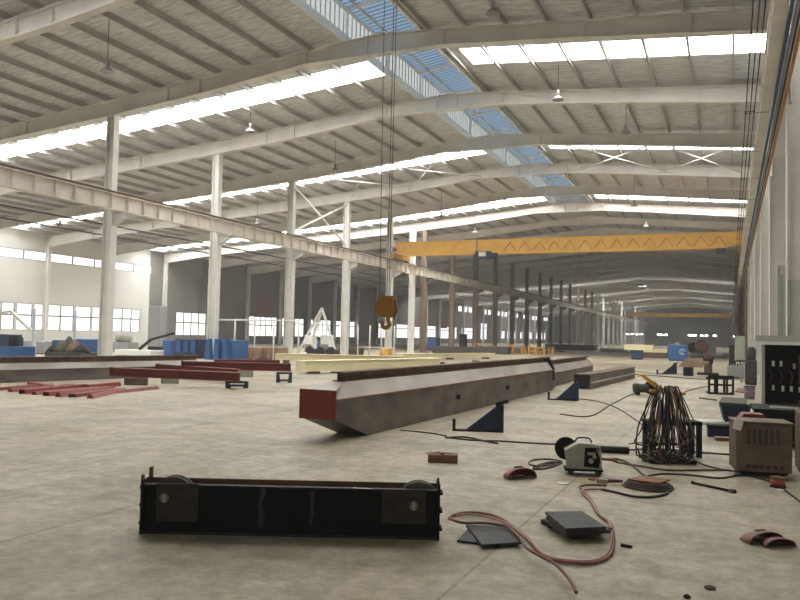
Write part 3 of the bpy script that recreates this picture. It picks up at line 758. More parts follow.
# ------------------------------------------------------------------ hoses and cables on the floor
def zoomA(pts): return [(440+x/4, 430+y/4) for x, y in pts]
def floor_cable(name, label, cat, px_pts, r, m, lift=0., group=None, k=7, n=7):
    P = [fl(x, y, r+lift) for x, y in px_pts]
    return tag(recenter(MB().tube(smoothpath(P, k), r, n).build(name, m)), label, cat, group)
h1 = zoomA([(36,353),(62,337),(130,329),(220,344),(290,384),(350,432),(390,482),(440,516),(520,529),(600,533),(662,514),(690,480),(694,420),(682,372),(640,342),(612,290),(572,242),(560,226),(600,219),(665,222)])
h2 = zoomA([(36,353),(90,371),(180,372),(265,386),(300,412),(325,440),(348,472),(410,508),(460,535),(500,575),(524,606),(545,650)])
h3 = zoomA([(60,341),(140,338),(240,362),(310,402),(365,450),(420,500),(500,520),(600,524),(655,506),(680,470),(684,400),(672,362),(632,332),(604,285),(566,246),(590,238),(660,236)])
floor_cable('air_hose', 'red hose looping around the thick plate stack, outer strand', 'hose', h1, .012, 'hose_red', .004)
floor_cable('air_hose', 'dull red hose curving past the thin plates and out at the bottom', 'hose', h2, .012, 'hose_red', .045)
floor_cable('air_hose', 'hose with painted pink highlight twinned with the red loop, inner strand', 'hose', h3, .010, 'hose_pink', .008)
cab = [
 ('thin black cable running from the feeder left along the floor', [(445,437),(470,440),(500,441),(540,443.5),(575,445),(600,448)], .012, 'cable'),
 ('doubled black cable end left of the feeder near the girder', [(446,437.5),(465,437),(485,441),(498,443.5)], .014, 'cable'),
 ('thin dark cable across the floor behind the feeder', [(628,450),(650,449),(675,450),(700,452),(732,455)], .011, 'cable'),
 ('black cable looping from the feeder gun to the floor coil', [(602,459),(618,459),(632,465),(645,476),(655,478)], .013, 'cable'),
 ('dark cable snaking from the cable rack under the tan machine', [(636,479),(660,474),(690,475),(720,478),(745,475),(775,484),(806,506)], .011, 'cable'),
 ('brown cable running right from the cable rack to the tan machine', [(616,462),(640,466),(668,470),(700,470),(730,470)], .012, 'cable_brown'),
 ('dark cable between the rack foot and the tan machine, upper one', [(685,451),(700,453),(730,454)], .010, 'cable'),
 ('dark cable between the rack foot and the tan machine, lower one', [(688,456),(702,464),(716,468),(732,471)], .010, 'cable'),
 ('thin grey cable curving across the floor to the winch', [(560,414),(590,416),(612,404),(634,393)], .012, 'cable'),
 ('long thin dark cable on the floor left of the cable rack', [(556,398),(590,400),(615,407),(640,423),(652,434)], .012, 'cable'),
 ('dark cable on the floor beyond the winch', [(632,374),(660,376),(700,379),(740,379)], .018, 'cable'),
 ('dark cable curving from the rack top toward the black frame', [(672,397),(690,390),(708,386)], .016, 'cable_grey'),
 ('thin cable reaching out under the blue wedge stand', [(400,430),(430,433),(446,436)], .011, 'cable'),
 ('long thin cable lying right of the dark channel beam', [(634,371),(655,374),(690,374)], .014, 'cable_grey'),
 ('curved thin cable left of the rack foot', [(629,444),(636,443),(648,443),(658,446)], .009, 'cable'),
]
for l, pts, r, m in cab: floor_cable('floor_cable', l, 'cable', pts, r, m)
for i, pts in enumerate(([(562,461),(548,459),(533,460),(529,464),(540,466),(556,464)], [(562,463),(550,462),(536,466),(534,469),(548,468),(562,463)], [(560,462),(545,464),(535,469.5)])):
    floor_cable('feeder_cable', 'brown-black cable curled left of the grey wire feeder, %s loop' % ORD[i], 'cable', pts, .011, 'cable_brown' if i == 0 else 'cable')

# ------------------------------------------------------------------ cardboard box
p = fl(443, 461.5)
t = thing('cardboard_box', 'small brown cardboard box lying crushed behind the black end carriage', 'box', (p.x, p.y, 0), YAW-.1)
a = MB(); w, dd, h = .185, .12, .095
a.box(-w,w,-dd,-dd+.006,0,h); a.box(-w,w,dd-.006,dd,0,h); a.box(-w,-w+.006,-dd,dd,0,h); a.box(w-.006,w,-dd,dd,0,h*1.1); a.box(-w,w,-dd,dd,0,.006); a.build('box_body', 'card', t)
a = MB(); a.add([(-w,-dd,h),(-.02,-dd,h),(-.04,-dd+.11,h+.035),(-w-.04,-dd+.09,h+.01)], [(0,1,2,3)]); a.add([(0,-dd,h),(w,-dd,h),(w,dd*.6,h*1.05),(.02,dd*.4,h*.9)], [(0,1,2,3)])
fo = a.build('flap', 'card', t); so = fo.modifiers.new('s', 'SOLIDIFY'); so.thickness = .005

# ------------------------------------------------------------------ welding masks
def mask(label, x, y, s, m, rz, tilt):
    p = fl(x, y)
    t = thing('welding_mask', label, 'welding mask', (p.x, p.y, 0), rz)
    vs = []; fs = []; n = 16; q = 8; hh = s*tilt; W = s*1.15
    for j in range(q+1):
        v = j/q                                   # 0 = open front edge, 1 = chin edge resting on the floor
        wv = W*(1-.35*v**2); top = hh*(1-v**2.2)**.5*(.93+.07*v)
        for i in range(n+1):
            u = -1+2*i/n
            vs.append((wv*math.sin(u*PI/2), -s*.45+s*1.25*v, max(top*math.cos(u*PI/2)**.8 if abs(u) < 1 else 0, 0)+.002))
    for j in range(q):
        for i in range(n): fs.append((j*(n+1)+i, j*(n+1)+i+1, (j+1)*(n+1)+i+1, (j+1)*(n+1)+i))
    o = MB().add(vs, fs, True).build('shell', m, t); so = o.modifiers.new('s', 'SOLIDIFY'); so.thickness = .006; so.offset = 1
    MB().box(-s*.32, s*.32, -s*.05, s*.2, hh*.9, hh*1.03).build('visor_frame', 'vent', t)
    MB().box(-s*.24, s*.24, 0, s*.15, hh*1.02, hh*1.06).build('visor_glass', 'black', t)
    MB().tube(smoothpath([(-s*.75,-s*.3,hh*.3),(-s*.45,-s*.2,hh*.1+.01),(s*.45,-s*.2,hh*.1+.01),(s*.75,-s*.3,hh*.3)], 5), .007, 6).build('head_band', 'vent', t)
mask('dark red welding mask lying on the floor left of the feeder', 519, 478, .165, 'mask_red', YAW+.45, .75)
mask('faded red welding mask on the floor at right, left one of the pair', 761.5, 541.5, .145, 'mask_brown', .75, .6)
mask('faded red welding mask on the floor at right, front one of the pair', 777.5, 546, .11, 'mask_brown', .6, .6)

# ------------------------------------------------------------------ wire feeder with reel
p = fl(582, 475)
t = thing('wire_feeder', 'grey welding wire feeder on small wheels with black wire reel', 'wire feeder', (p.x, p.y, 0), YAW-.15)
a = MB(); a.prism([(-.17,.07),(.2,.06),(.215,.2),(.16,.36),(-.04,.37),(-.2,.28)], 'y', -.005, .2); a.build('case', 'grey_box', t)
a = MB(); a.prism([(.02,.10),(.195,.09),(.205,.2),(.155,.33),(.03,.33)], 'y', -.012, -.004); a.build('shaded_bay_plate', 'black', t)  # black plate paints the shade inside the bay opening
a = MB(); a.lathe([(.03,-.03),(.03,-.012)], (.10,0,.17), 'y', 12); a.lathe([(.022,-.03),(.022,-.012)], (.14,0,.22), 'y', 12); a.box(.06,.15,-.025,-.012,.24,.27); a.build('drive_roll', 'metal', t)
a = MB(); a.bar((.0,-.01,.33),(.2,-.01,.34),.018); a.bar((.2,-.01,.34),(.225,-.01,.06),.018); a.build('door_frame', 'grey_box', t)
a = MB(); a.box(-.2,.24,-.02,.22,.045,.07); a.build('base_frame', 'black', t)
for x in (-.13, .19):
    for y in (0, .19): MB().lathe([(.035,-.015),(.035,.015)], (x, y, .035), 'y', 14).build('wheel', 'rubber', t)
a = MB(); a.lathe([(.135,-.035),(.135,-.025),(.09,-.02),(.09,.02),(.135,.025),(.135,.035)], (-.17,.24,.27), 'y', 28); a.build('wire_reel', 'black', t)
MB().tube(smoothpath([(-.08,.1,.37),(-.04,.1,.42),(.08,.1,.42),(.12,.1,.37)],5), .01, 7).build('handle', 'black', t)
a = MB(); a.tube(smoothpath([(.22,.0,.2),(.27,-.02,.2),(.33,-.03,.2),(.40,-.04,.18)],4), .018, 8); a.build('gun_connector', 'mask_red', t)
# black cylinder lying behind the feeder
A, B = fl(592, 452), fl(629, 454)
tag(recenter(MB().tube([A+Vector((0,0,.05)), B+Vector((0,0,.05))], .048, 14).build('black_tube', 'rubber')), 'thick black tube lying on the floor right behind the feeder', 'tube')
# white scrap, small caps
def scrap(label, x, y, r, m, name='paper_scrap', cat='paper scrap'):
    p = fl(x, y); w = random.Random(int(x)); pts = [(p.x+r*w.uniform(.7,1.1)*math.cos(q*PI/4)*1.3, p.y+r*w.uniform(.7,1.1)*math.sin(q*PI/4)) for q in range(8)]
    tag(recenter(MB().prism(pts, 'z', .0, .012).build(name, m)), label, cat)
scrap('white crumpled scrap on the floor below the feeder', 562, 484, .06, 'white')
scrap('tiny white scrap left of the orange wire spool', 757, 482, .035, 'white')
scrap('small white scrap in front of the orange wire spool', 781, 491, .04, 'white')
scrap('small rust red chip on the floor right of the white scrap', 592, 480, .04, 'red', 'metal_chip', 'chip')
p = fl(710, 588.5)
q_ = fl(687, 598); tag(MB().lathe([(.02,0),(.024,.01),(.012,.022)], n=6).build('hex_nut', 'black', None, (q_.x, q_.y, 0)), 'tiny black nut at the very bottom edge left of the steel ring', 'nut')
tag(MB().lathe([(.035,0),(.035,.012),(.022,.014),(.02,.004)], n=16).build('steel_ring', 'rail', None, (p.x, p.y, 0)), 'tiny steel ring on the bare floor near the bottom edge', 'ring')
A, B = fl(621, 546.5), fl(632, 548.5)
tag(recenter(MB().tube([A+Vector((0,0,.012)), B+Vector((0,0,.012))], [.014, .011], 8).build('bolt_stub', 'black')), 'short black bolt stub on the floor beside the red hose', 'bolt')
A, B = fl(692, 484), fl(736, 493.5)
t = thing('steel_rod', 'dark steel rod with a knobbed end lying alone on the floor', 'rod', (A.x, A.y, 0))
d = B-A
MB().tube([(0,0,.016), (d.x,d.y,.016)], .014, 8).build('shaft', 'black', t)
MB().tube([(d.x*.86,d.y*.86,.02), (d.x*.98,d.y*.98,.02)], .02, 8).build('knob', 'rust', t)
MB().tube([(0,0,.018), (d.x*.03,d.y*.03,.018)], .018, 8).build('tip', 'black', t)

# ------------------------------------------------------------------ flat cable coil with cardboard on it
p = fl(648, 488)
t = thing('cable_coil', 'flat black cable coil with a brown board resting at its centre', 'cable coil', (p.x, p.y, 0))
w = random.Random(3)
for q in range(7):
    R = .26-.018*q; pts = []
    for i in range(26):
        an = 2*PI*i/25; pts.append((R*math.cos(an)*1.0+w.uniform(-.006,.006), R*math.sin(an)*.85+w.uniform(-.006,.006), .014+.016*(q % 4)+w.uniform(0,.004)))
    MB().tube(smoothpath(pts, 2), .013, 6).build('coil_turn', 'cable' if q % 3 else 'cable_brown', t)
tag(recenter(MB().prism([(p.x-.2,p.y-.1),(p.x+.12,p.y-.16),(p.x+.22,p.y+.12),(p.x-.1,p.y+.2)], 'z', .08, .095).build('board', 'card')), 'brown board lying on top of the flat cable coil', 'board')
floor_cable('torch_cable', 'black torch cable sweeping in front of the flat coil', 'cable', [(600,489),(615,492),(632,496),(650,497),(666,494),(668,489)], .013, 'cable')
a = fl(606, 484); b = fl(612, 481)
t = thing('earth_clamp', 'red handled earth clamp on the floor left of the coil', 'clamp', (a.x, a.y, 0))
MB().tube([(0,0,.03),(.16,.1,.03)], .018, 7).build('handle', 'mask_red', t); MB().tube([(0,.04,.04),(.15,-.02,.05)], .015, 7).build('handle', 'mask_red', t); MB().box(-.1,.02,-.02,.04,.01,.05).build('jaw', 'metal', t)

# ------------------------------------------------------------------ cable rack draped with cables
p = fl(667, 461); rx, ry = p.x, p.y
t = thing('cable_rack', 'dark steel rack with a yellow boom carrying the cable tangle', 'rack', (rx, ry, 0), YAW)
MB().tube([(0,0,.02),(0,0,.93)], .03, 10).build('post', 'blue_dark', t)
a = MB(); a.bar((-.3,-.22,.02),(.3,-.22,.02),.05); a.bar((-.3,.22,.02),(.3,.22,.02),.05); a.bar((0,-.22,.02),(0,.22,.02),.05); a.build('base_frame', 'black', t)
MB().tube([(-.24,0,.93),(.24,0,.90)], .022, 8).build('crossbar', 'yellow', t)
MB().bar((-.02,.02,.92),(-.3,.1,1.12),.045).build('boom', 'yellow', t); MB().bar((-.07,-.02,.92),(-.26,.02,1.06),.03).build('boom_link', 'yellow', t)
MB().tube(smoothpath([(-.3,.1,1.12),(-.34,.1,1.13),(-.36,.1,1.1)],4), .014, 7).build('boom_hook', 'yellow', t)
# low table behind
q = fl(690, 452)
tt = thing('steel_stool', 'dark low steel stool frame behind the cable tangle', 'stool', (rx+.12, ry+.45, 0), YAW)
MB().box(-.42,.32,-.02,.3,.44,.49).build('top_frame', 'black', tt)
for x in (-.38, .16, .28):
    for y in (0, .26): MB().box(x-.035,x+.035,y-.02,y+.02,0,.44).build('leg', 'blue_dark', tt)
MB().box(-.4,.3,.25,.28,.12,.16).build('rung', 'black', tt)
w = random.Random(11)
cR, sR = math.cos(YAW), math.sin(YAW)
def loc2w(x, y, z): return (rx+cR*x-sR*y, ry+sR*x+cR*y, z)
MC = ['cable','cable','cable_brown','cable_grey','cable','cable_orange','cable_brown','cable','cable','cable_grey','cable_brown','cable']
for i in range(26):
    u = i/25*2-1; x0 = .15*u+w.uniform(-.03,.03); zb = w.uniform(.01,.35) if abs(u) > .3 else w.uniform(.0,.1); zt = .94+w.uniform(0,.04)
    fl_ = (.24 if u < 0 else .17)*u*w.uniform(.3,1.2)+w.uniform(-.05,.05)
    xb = x0+fl_; y1, y2 = w.uniform(.1,.26), w.uniform(.08,.2); j = lambda a_=.03: w.uniform(-a_,a_)
    pts = [(xb+j(),-y1,zb+.1),(x0+fl_*.8+j(),-y1*.95,.42+j(.06)),(x0+fl_*.35+j(.015),-y1*.6,.76),(x0,-.03,zt),(x0+j(.02),.03,zt),
           (x0+fl_*.5+j(.02),y2*.7,.74),(x0+fl_*1.05+j(.05),y2,.4+j(.06)),(xb*1.1+j(.06),y2*.7,zb+.03),(xb+j(.05),0,zb),(xb+j(.04),-y1*.8,zb+.04),(xb,-y1,zb+.12)]
    mk = MC[i % 12]
    tag(recenter(MB().tube(smoothpath([loc2w(q_[0],q_[1],max(q_[2],.015)) for q_ in pts], 6), w.uniform(.007,.0105), 6).build('hanging_cable', mk)),
        {'cable':'black','cable_brown':'brown','cable_grey':'grey','cable_orange':'orange'}[mk]+' welding cable draped in the tangle over the rack', 'cable', 'cables draped over the rack')
for i in range(12):
    pts = []
    cx, cy_ = w.uniform(-.28,.1), w.uniform(-.25,.05); R = w.uniform(.1,.24)
    for q in range(9):
        an = w.uniform(0,1)+q*.75; pts.append((cx+R*math.cos(an)*(1+.3*w.random()), cy_+R*.7*math.sin(an), .015+.14*w.random()**2))
    tag(recenter(MB().tube(smoothpath([loc2w(*q_) for q_ in pts], 5), .010, 6).build('floor_loop', MC[(i*5) % 12] if MC[(i*5) % 12] != 'cable_orange' else 'cable')), 'loose cable loop heaped on the floor at the rack foot', 'cable', 'cable loops at the rack foot')

# ------------------------------------------------------------------ tan welding machine at right
A = fl(736, 475.5)
t = thing('welding_machine', 'tan cabinet welding machine with top louvres beside the right wall', 'welding machine', (A.x, A.y, 0), .16)
w_, d_, h_ = .62, .5, .635
MB().bbox(0, w_, 0, d_, .06, h_, .018).build('case', 'tan', t)
MB().box(-.012, w_+.012, -.012, d_+.012, h_, h_+.018).build('lid', 'tan', t)
a = MB(); a.box(.10, .51, -.006, 0, h_-.25, h_-.07); f = a.build('louvre_panel', 'vent', t)
a = MB()
for i in range(7): a.box(.095+i*.065, .115+i*.065, -.012, -.005, h_-.25, h_-.06)
a.box(.095, .515, -.012, -.005, h_-.07, h_-.06); a.build('louvre_bar', 'tan', f)
for i in range(6): MB().box(.11+i*.075, .16+i*.075, -.005, .0, .10, .14).build('vent_slot', 'vent', t)
MB().lathe([(.014,-.006),(.014,0)], (.45,0,.42), 'y', 12).build('warning_dot', 'cable_orange', t)
for x in (.1, .53):
    for y in (.1, .4): MB().lathe([(.05,-.02),(.05,.02)], (x,y,.05), 'x', 14).build('caster', 'rubber', t)
MB().box(.05,.58,.03,.47,.03,.06).build('base', 'black', t)
tag(recenter(MB().add([(A.x-.02,A.y-.03,h_+.03),(A.x+.09,A.y-.03,h_+.045),(A.x+.05,A.y-.06,h_-.09),(A.x-.04,A.y-.06,h_-.07),(A.x-.02,A.y-.022,h_+.03),(A.x+.09,A.y-.022,h_+.045),(A.x+.05,A.y-.052,h_-.09),(A.x-.04,A.y-.052,h_-.07)],
    [(0,1,2,3),(7,6,5,4),(0,4,5,1),(1,5,6,2),(2,6,7,3),(3,7,4,0)]).build('paper_tag', 'white')), 'white paper tag hanging at the top left corner of the tan machine', 'tag')
p = fl(778, 487)
t = thing('wire_spool', 'copper red wire spool standing in front of the tan machine', 'spool', (p.x, p.y, 0))
MB().lathe([(.085,0),(.085,.012)], n=18).build('flange', 'black', t); MB().lathe([(.075,.012),(.075,.1)], n=18).build('wire', 'copper', t); MB().lathe([(.085,.1),(.085,.112)], n=18).build('flange', 'rust', t)
# dark machine right of it (edge of frame)
p = fl(797, 478)
t = thing('dark_cabinet', 'dark maroon cabinet at the right edge beside the tan machine', 'cabinet', (p.x+.06, p.y, 0), .05)
MB().bbox(0,.6,.05,.7,.05,.78,.02).build('case', 'rust', t); MB().box(.03,.57,.08,.66,0,.05).build('plinth', 'black', t); MB().box(.05,.5,.04,.05,.3,.7).build('front_panel', 'vent', t)
# blue bin, red tool box and bench behind the tan machine
p = fl(722, 431)
t = thing('steel_bin', 'dark blue tapered bin behind the tan machine', 'bin', (p.x+.02, p.y+.35, 0), .1)
a = MB(); a.add([(.06,0,0),(.4,0,0),(.4,.4,0),(.06,.4,0),(-.05,-.06,.45),(.46,-.06,.45),(.46,.4,.45),(-.05,.4,.45)], [(0,3,2,1),(0,1,5,4),(1,2,6,5),(2,3,7,6),(3,0,4,7)]); o = a.build('shell', 'blue_dark', t); so = o.modifiers.new('s','SOLIDIFY'); so.thickness = .012
MB().box(-.07,.48,-.075,-.05,.43,.46).build('rim', 'blue_dark', t)
p2 = (p.x+.55, p.y+.75)
t = thing('tool_chest', 'red tool chest half hidden behind the tan machine', 'tool chest', (aty(739, 418, 11.1).x, 11.1, 0), .1)
MB().box(0,.36,0,.3,.0,.56).build('body', 'vent', t); MB().prism([(-.01,.56),(.37,.56),(.3,.65),(.06,.65)], 'y', -.01, .31).build('lid', 'red_dark', t)
A = fl(752, 428)
t = thing('steel_bench', 'dark low bench topped with scraps in front of the electrical cabinet', 'bench', (.60, 12.9, 0), .04)
MB().box(-.25,1.3,0,1.2,.52,.58).build('top', 'black', t); MB().box(-.26,1.31,-.03,0,.54,.585).build('front_edge', 'black', t); MB().box(-.2,1.25,.03,1.1,.1,.52).build('front_panel', 'black', t)
for x in (-.15, 1.1): MB().box(x,x+.08,.02,.1,0,.52).build('leg', 'black', t)
tag(recenter(MB().prism([(.55,13.1),(.95,13.05),(1.0,13.4),(.6,13.5)], 'z', .58, .6).build('steel_offcut', 'metal')), 'pale flat offcut lying on the dark low bench', 'offcut')
tag(recenter(MB().box(.98,1.03,13.2,13.25,.58,.72).build('steel_peg', 'rust')), 'small upright peg standing on the dark low bench', 'peg')

A, B = fl(686, 421, .1), fl(740, 424.5, .1)
tag(recenter(MB().tube([A, B], .055, 12).build('pale_pipe', 'white')), 'pale pipe lying between the cable rack and the blue bin', 'pipe')
p = fl(708, 437)
t = thing('dark_toolbox', 'low dark toolbox on the floor left of the tan machine', 'toolbox', (p.x, p.y, 0), .1)
MB().box(0,.42,0,.3,0,.16).build('body', 'blue_dark', t); MB().box(-.01,.43,-.01,.31,.16,.2).build('lid', 'black', t); MB().bar((.12,.1,.215),(.3,.1,.215),.02).build('handle', 'metal', t)
p = fl(716, 441)
tag(MB().box(0,.22,0,.16,0,.06).build('wood_block', 'wood', None, (p.x, p.y, 0), .2), 'small wooden block on the floor before the dark toolbox', 'block')
# electrical cabinet
cx = aty(762, 400, 15.5).x
t = thing('electrical_cabinet', 'open electrical cabinet with black interior and pale shelf top at right', 'cabinet', (cx, 15.5, 0), 0)
W = 1.15
a = MB(); a.box(0,.05,0,.6,.30,1.60); a.box(W,W+.05,0,.6,.30,1.60); a.box(0,W+.05,.56,.6,.3,1.60); a.build('side_panel', 'grey_box', t)
MB().box(.05,W,.3,.34,.3,1.6).build('back_panel', 'black', t)
a = MB(); a.box(.05,W,.02,.3,.3,.5); a.build('lower_tray', 'black', t)
MB().box(-.12,W+.2,-.12,.66,1.60,1.74).build('shelf_top', 'steel_grey', t); MB().box(-.12,W+.2,-.15,-.12,1.57,1.63).build('shelf_lip', 'white', t)
a = MB(); a.box(0,W+.05,0,.6,0,.3); a.build('plinth', 'vent', t)
for i, (x, z) in enumerate(((.2,1.22),(.33,1.22),(.55,1.18),(.2,.77),(.36,.76),(.5,.76),(.64,.75),(.78,.75))):
    MB().box(x-.022,x+.022,.22,.3,z-.05,z+.05).build('breaker', 'white' if i not in (2,) else 'metal', t)
for x in (.12, .3, .47, .66): MB().tube(smoothpath([(x,.27,1.1),(x+.05,.26,1.0),(x+.02,.27,.85)],4), .012, 6).build('wiring', 'cable_brown', t)
MB().box(.62,.68,.2,.3,.85,1.4).build('busbar', 'rust', t)

# pale panels on the wall beside the cabinet, near columns
for i, (y, x) in enumerate(((17.2, 1.05), (20.6, 1.1), (22.6, 1.15))):
    t = thing('partition_screen', 'tall pale steel partition panel beside the right columns, %s from the camera' % ORD[i], 'panel', (x+.02, y, 0), 0, 'pale partition panels at right')
    MB().box(0,1.1,0,.04,0,2.9+.4*i).build('sheet', 'steel_grey', t)
    for q in (0,.52,1.04): MB().box(q,q+.06,-.03,0,0,2.9+.4*i).build('stiffener', 'greengrey', t)

# ------------------------------------------------------------------ wedge stands
def wedge(label, x, y, L, h, rz):
    p = fl(x, y)
    t = thing('wedge_stand', label, 'wedge stand', (p.x, p.y, 0), rz, 'dark blue triangular stands')
    MB().prism([(0,.03),(L*.72,.03),(L*.72,h),(L*.66,h)], 'y', -.02, .02).build('gusset', 'blue_dark', t)
    MB().box(L*.68,L*.76,-.09,.09,0,h).build('back_plate', 'blue_dark', t)
    MB().box(-.25*L,L*.76,-.07,.07,0,.03).build('base', 'black', t)
    MB().box(-.28*L,-.22*L,-.06,.06,0,.2).build('toe', 'black', t)
    MB().bar((L*.6,0,h+.0),(L*.85,.02,h+.06),.07,.05).build('pad', 'black', t)
wedge('dark blue wedge stand supporting the long girder, nearer one', 466, 431, .82, .46, YAW-.05)
wedge('dark blue wedge stand beyond the girder end, farther one', 556, 400, .75, .50, YAW-.1)
wedge('blue wedge bracket lying far off near the blue boxes', 662, 374, .9, .5, YAW)

# winch
p = fl(646, 395)
t = thing('cable_winch', 'small green and black cable winch on the floor before the rack', 'winch', (p.x, p.y, 0), YAW)
MB().lathe([(.2,-.06),(.2,-.04),(.1,-.03),(.1,.03),(.2,.04),(.2,.06)], (.15,0,.22), 'y', 20).build('drum', 'black', t)
MB().lathe([(.12,-.16),(.13,-.14),(.13,.14),(.12,.16)], (-.12,0,.2), 'x', 16).build('motor', 'teal', t)
MB().lathe([(.13,-.12),(.14,-.1),(.14,0)], (-.24,0,.2), 'x', 16).build('fan_cover', 'vent', t)
for x in (-.25,.2): MB().box(x-.03,x+.03,-.15,.15,0,.1).build('foot', 'black', t)
MB().box(-.3,.3,-.15,.15,.08,.11).build('base', 'black', t)

# black frame trestle
p = fl(708, 394)
t = thing('square_trestle', 'black open steel frame trestle with square gaps near the right columns', 'trestle', (p.x, p.y, 0), YAW-.25)
a = MB()
for z in (.03, .29, .55): a.bar((0,0,z),(.74,0,z),.06)
a.build('rail', 'black', t)
for x in (.03,.2,.26,.46,.54,.71): MB().box(x-.03,x+.03,-.03,.03,0,.58).build('upright', 'black', t)
for x in (.03,.71): MB().bar((x,0,.04),(x,.4,.04),.05).build('foot', 'black', t)
MB().box(0,.74,.37,.43,.44,.5).build('rear_rail', 'black', t)
# paint bucket
p = fl(749.5, 399)
t = thing('paint_bucket', 'pale lilac paint bucket on the floor left of the electrical cabinet', 'bucket', (p.x, p.y, 0))
MB().lathe([(.13,0),(.15,.34),(.155,.35)], n=20).build('pail', mat('lilac_plastic', (.32,.28,.36), .5, noise=.3, nscale=9), t); MB().lathe([(.158,.35),(.158,.375),(.14,.38)], n=20).build('lid', 'pipe_dark', t)
MB().tube(smoothpath([(-.155,0,.3),(-.1,-.12,.22),(.1,-.12,.22),(.155,0,.3)],5), .006, 6).build('handle', 'metal', t)
plate('wood_plank', 'greenish plank lying on the floor before the paint bucket', [(719,402),(722,397),(746,398),(745,404)], 0, .08, 'greenblack', cat='plank')
plate('scrap_sheet', 'brown scrap sheet on the floor left of the paint bucket', [(735,391),(738,387.5),(744,388),(744,392)], 0, .04, 'card', cat='scrap sheet')
tag(recenter(MB().bar(fl(700,398,.02), fl(716,400,.02), .06, .04).build('steel_bar', 'rust')), 'thin dark bar on the floor before the black frame trestle', 'bar')

# ------------------------------------------------------------------ middle and far machinery
def machine(name, label, cat, x0, x1, yb, yt, m, depth=.8, group=None, top=None, rz=0.):
    Y = fl((x0+x1)/2, yb).y; P0 = aty(x0, yb, Y); P1 = aty(x1, yb, Y); h = aty((x0+x1)/2, yt, Y).z
    w = P1.x-P0.x; h = max(h, .12)
    t = thing(name, label, cat, (P0.x, Y, 0), rz, group)
    MB().bbox(0, w, 0, depth, h*.08, h, min(.03, h*.1)).build('body', m, t)
    MB().box(w*.04, w*.96, depth*.05, depth*.95, 0, h*.08).build('plinth', 'black', t)
    MB().box(w*.12, w*.88, -.012, 0, h*.22, h*.88).build('front_panel', m, t)
    return t, w, h
t, w, h = machine('control_cabinet', 'blue control cabinet with a round pale emblem far down the hall', 'cabinet', 668, 687, 361, 345, 'blue', 1.2)
a = MB()
cxx, czz, rr = w*.75, h*.58, h*.16
ring = [(cxx+rr*math.cos(q*PI/9), -.03, czz+rr*math.sin(q*PI/9)) for q in range(0, 17)]
a.tube(ring, .045, 5); a.bar((cxx-.02,-.03,czz-rr*.6),(cxx+.02,-.03,czz+rr*.6),.07); a.build('emblem', mat('pale_blue_paint', (.30,.45,.62), .5), t)
MB().box(w*.3,w*.6,.2,.8,h,h*1.14).build('cable_box', 'pipe_grey', t)
machine('control_cabinet', 'smaller blue cabinet left of the emblem cabinet', 'cabinet', 631, 642, 359.5, 349, 'blue', 1.0)
t, w, h = machine('pallet_stack', 'low brown stack with pale slab top between the two far blue cabinets', 'stack', 643, 667, 358, 352.5, 'rust', 1.)
MB().box(-.1,w,-.1,1.,h,h+.35).build('slab', 'cream', t)
Y = fl(636,359.5).y; a0 = aty(624,348.5,Y-.6); a1 = aty(653,349.5,Y-.6)
tag(recenter(MB().box(a0.x,a1.x,Y-.6,Y+.5,a0.z-.1,a0.z+.35).build('slab', 'cream')), 'cream slab lying across the top of the smaller blue cabinet', 'slab')
t, w, h = machine('grey_machine', 'dark grey machine with round turning head beyond the blue emblem cabinet', 'machine', 690, 716, 357, 344, 'pipe_grey', 1.5)
MB().lathe([(.5,-.4),(.7,-.3),(.7,0),(.6,.1)], (w*.45,0,h*.8), 'y', 18).build('turning_head', 'mask_brown', t)
MB().lathe([(.5,-.3),(.55,0)], (w*.1,0,h*.7), 'y', 16).build('chuck', 'black', t)
t, w, h = machine('pillar_machine', 'brown-black pillar machine standing left of the right columns', 'machine', 704, 712, 375, 354, 'rust', .5)
MB().box(-.12*w,1.12*w,-.1,.5,h*.55,h*.8).build('head', 'black', t); MB().box(-.3,w+.3,-.2,.7,0,.1).build('base', 'black', t)
t, w, h = machine('floor_grinder', 'dark machine with wooden top heaped beside the pillar machine', 'machine', 683, 693, 376, 367, 'blue_dark', .6)
MB().prism([(-.2,h),(w+.4,h),(w+.7,h+.25),(w*.3,h+.4)], 'y', -.1, .6).build('top_board', 'wood', t); MB().lathe([(.14,-.05),(.14,.05)], (.2,-.1,.2), 'y', 14).build('wheel', 'black', t)
machine('green_cabinet', 'tall green grey cabinet beside the right column row', 'cabinet', 735, 745, 362, 336, 'greengrey', .6)
machine('dark_locker', 'narrow black locker left of the green grey cabinet', 'cabinet', 729, 734.5, 364, 345, 'black', .5)
machine('blue_locker', 'narrow blue locker right of the green grey cabinet', 'cabinet', 745.5, 751, 362, 341, 'blue', .5)
t, w, h = machine('machine_base', 'grey cast machine base with clutter before the green cabinet', 'machine', 727, 744, 378, 366, 'greengrey', .9)
for i in range(5): MB().box(w*(.1+.16*i),w*(.2+.16*i),.1,.5,h,h+.1+.06*(i % 3)).build('fitting', 'vent', t)
t, w, h = machine('dark_pump', 'dark pump unit with pipes left of the electrical cabinet', 'pump', 745, 757, 385, 360, 'vent', .6)
MB().lathe([(.15,0),(.18,.1),(.18,.4),(.1,.5)], (w*.5,.2,h), 'z', 14).build('motor', 'vent', t); MB().tube(smoothpath([(0,-.1,h*.9),(-.2,-.2,h*.6),(-.1,-.2,.1)],5), .04, 7).build('pipe', 'pipe_grey', t)

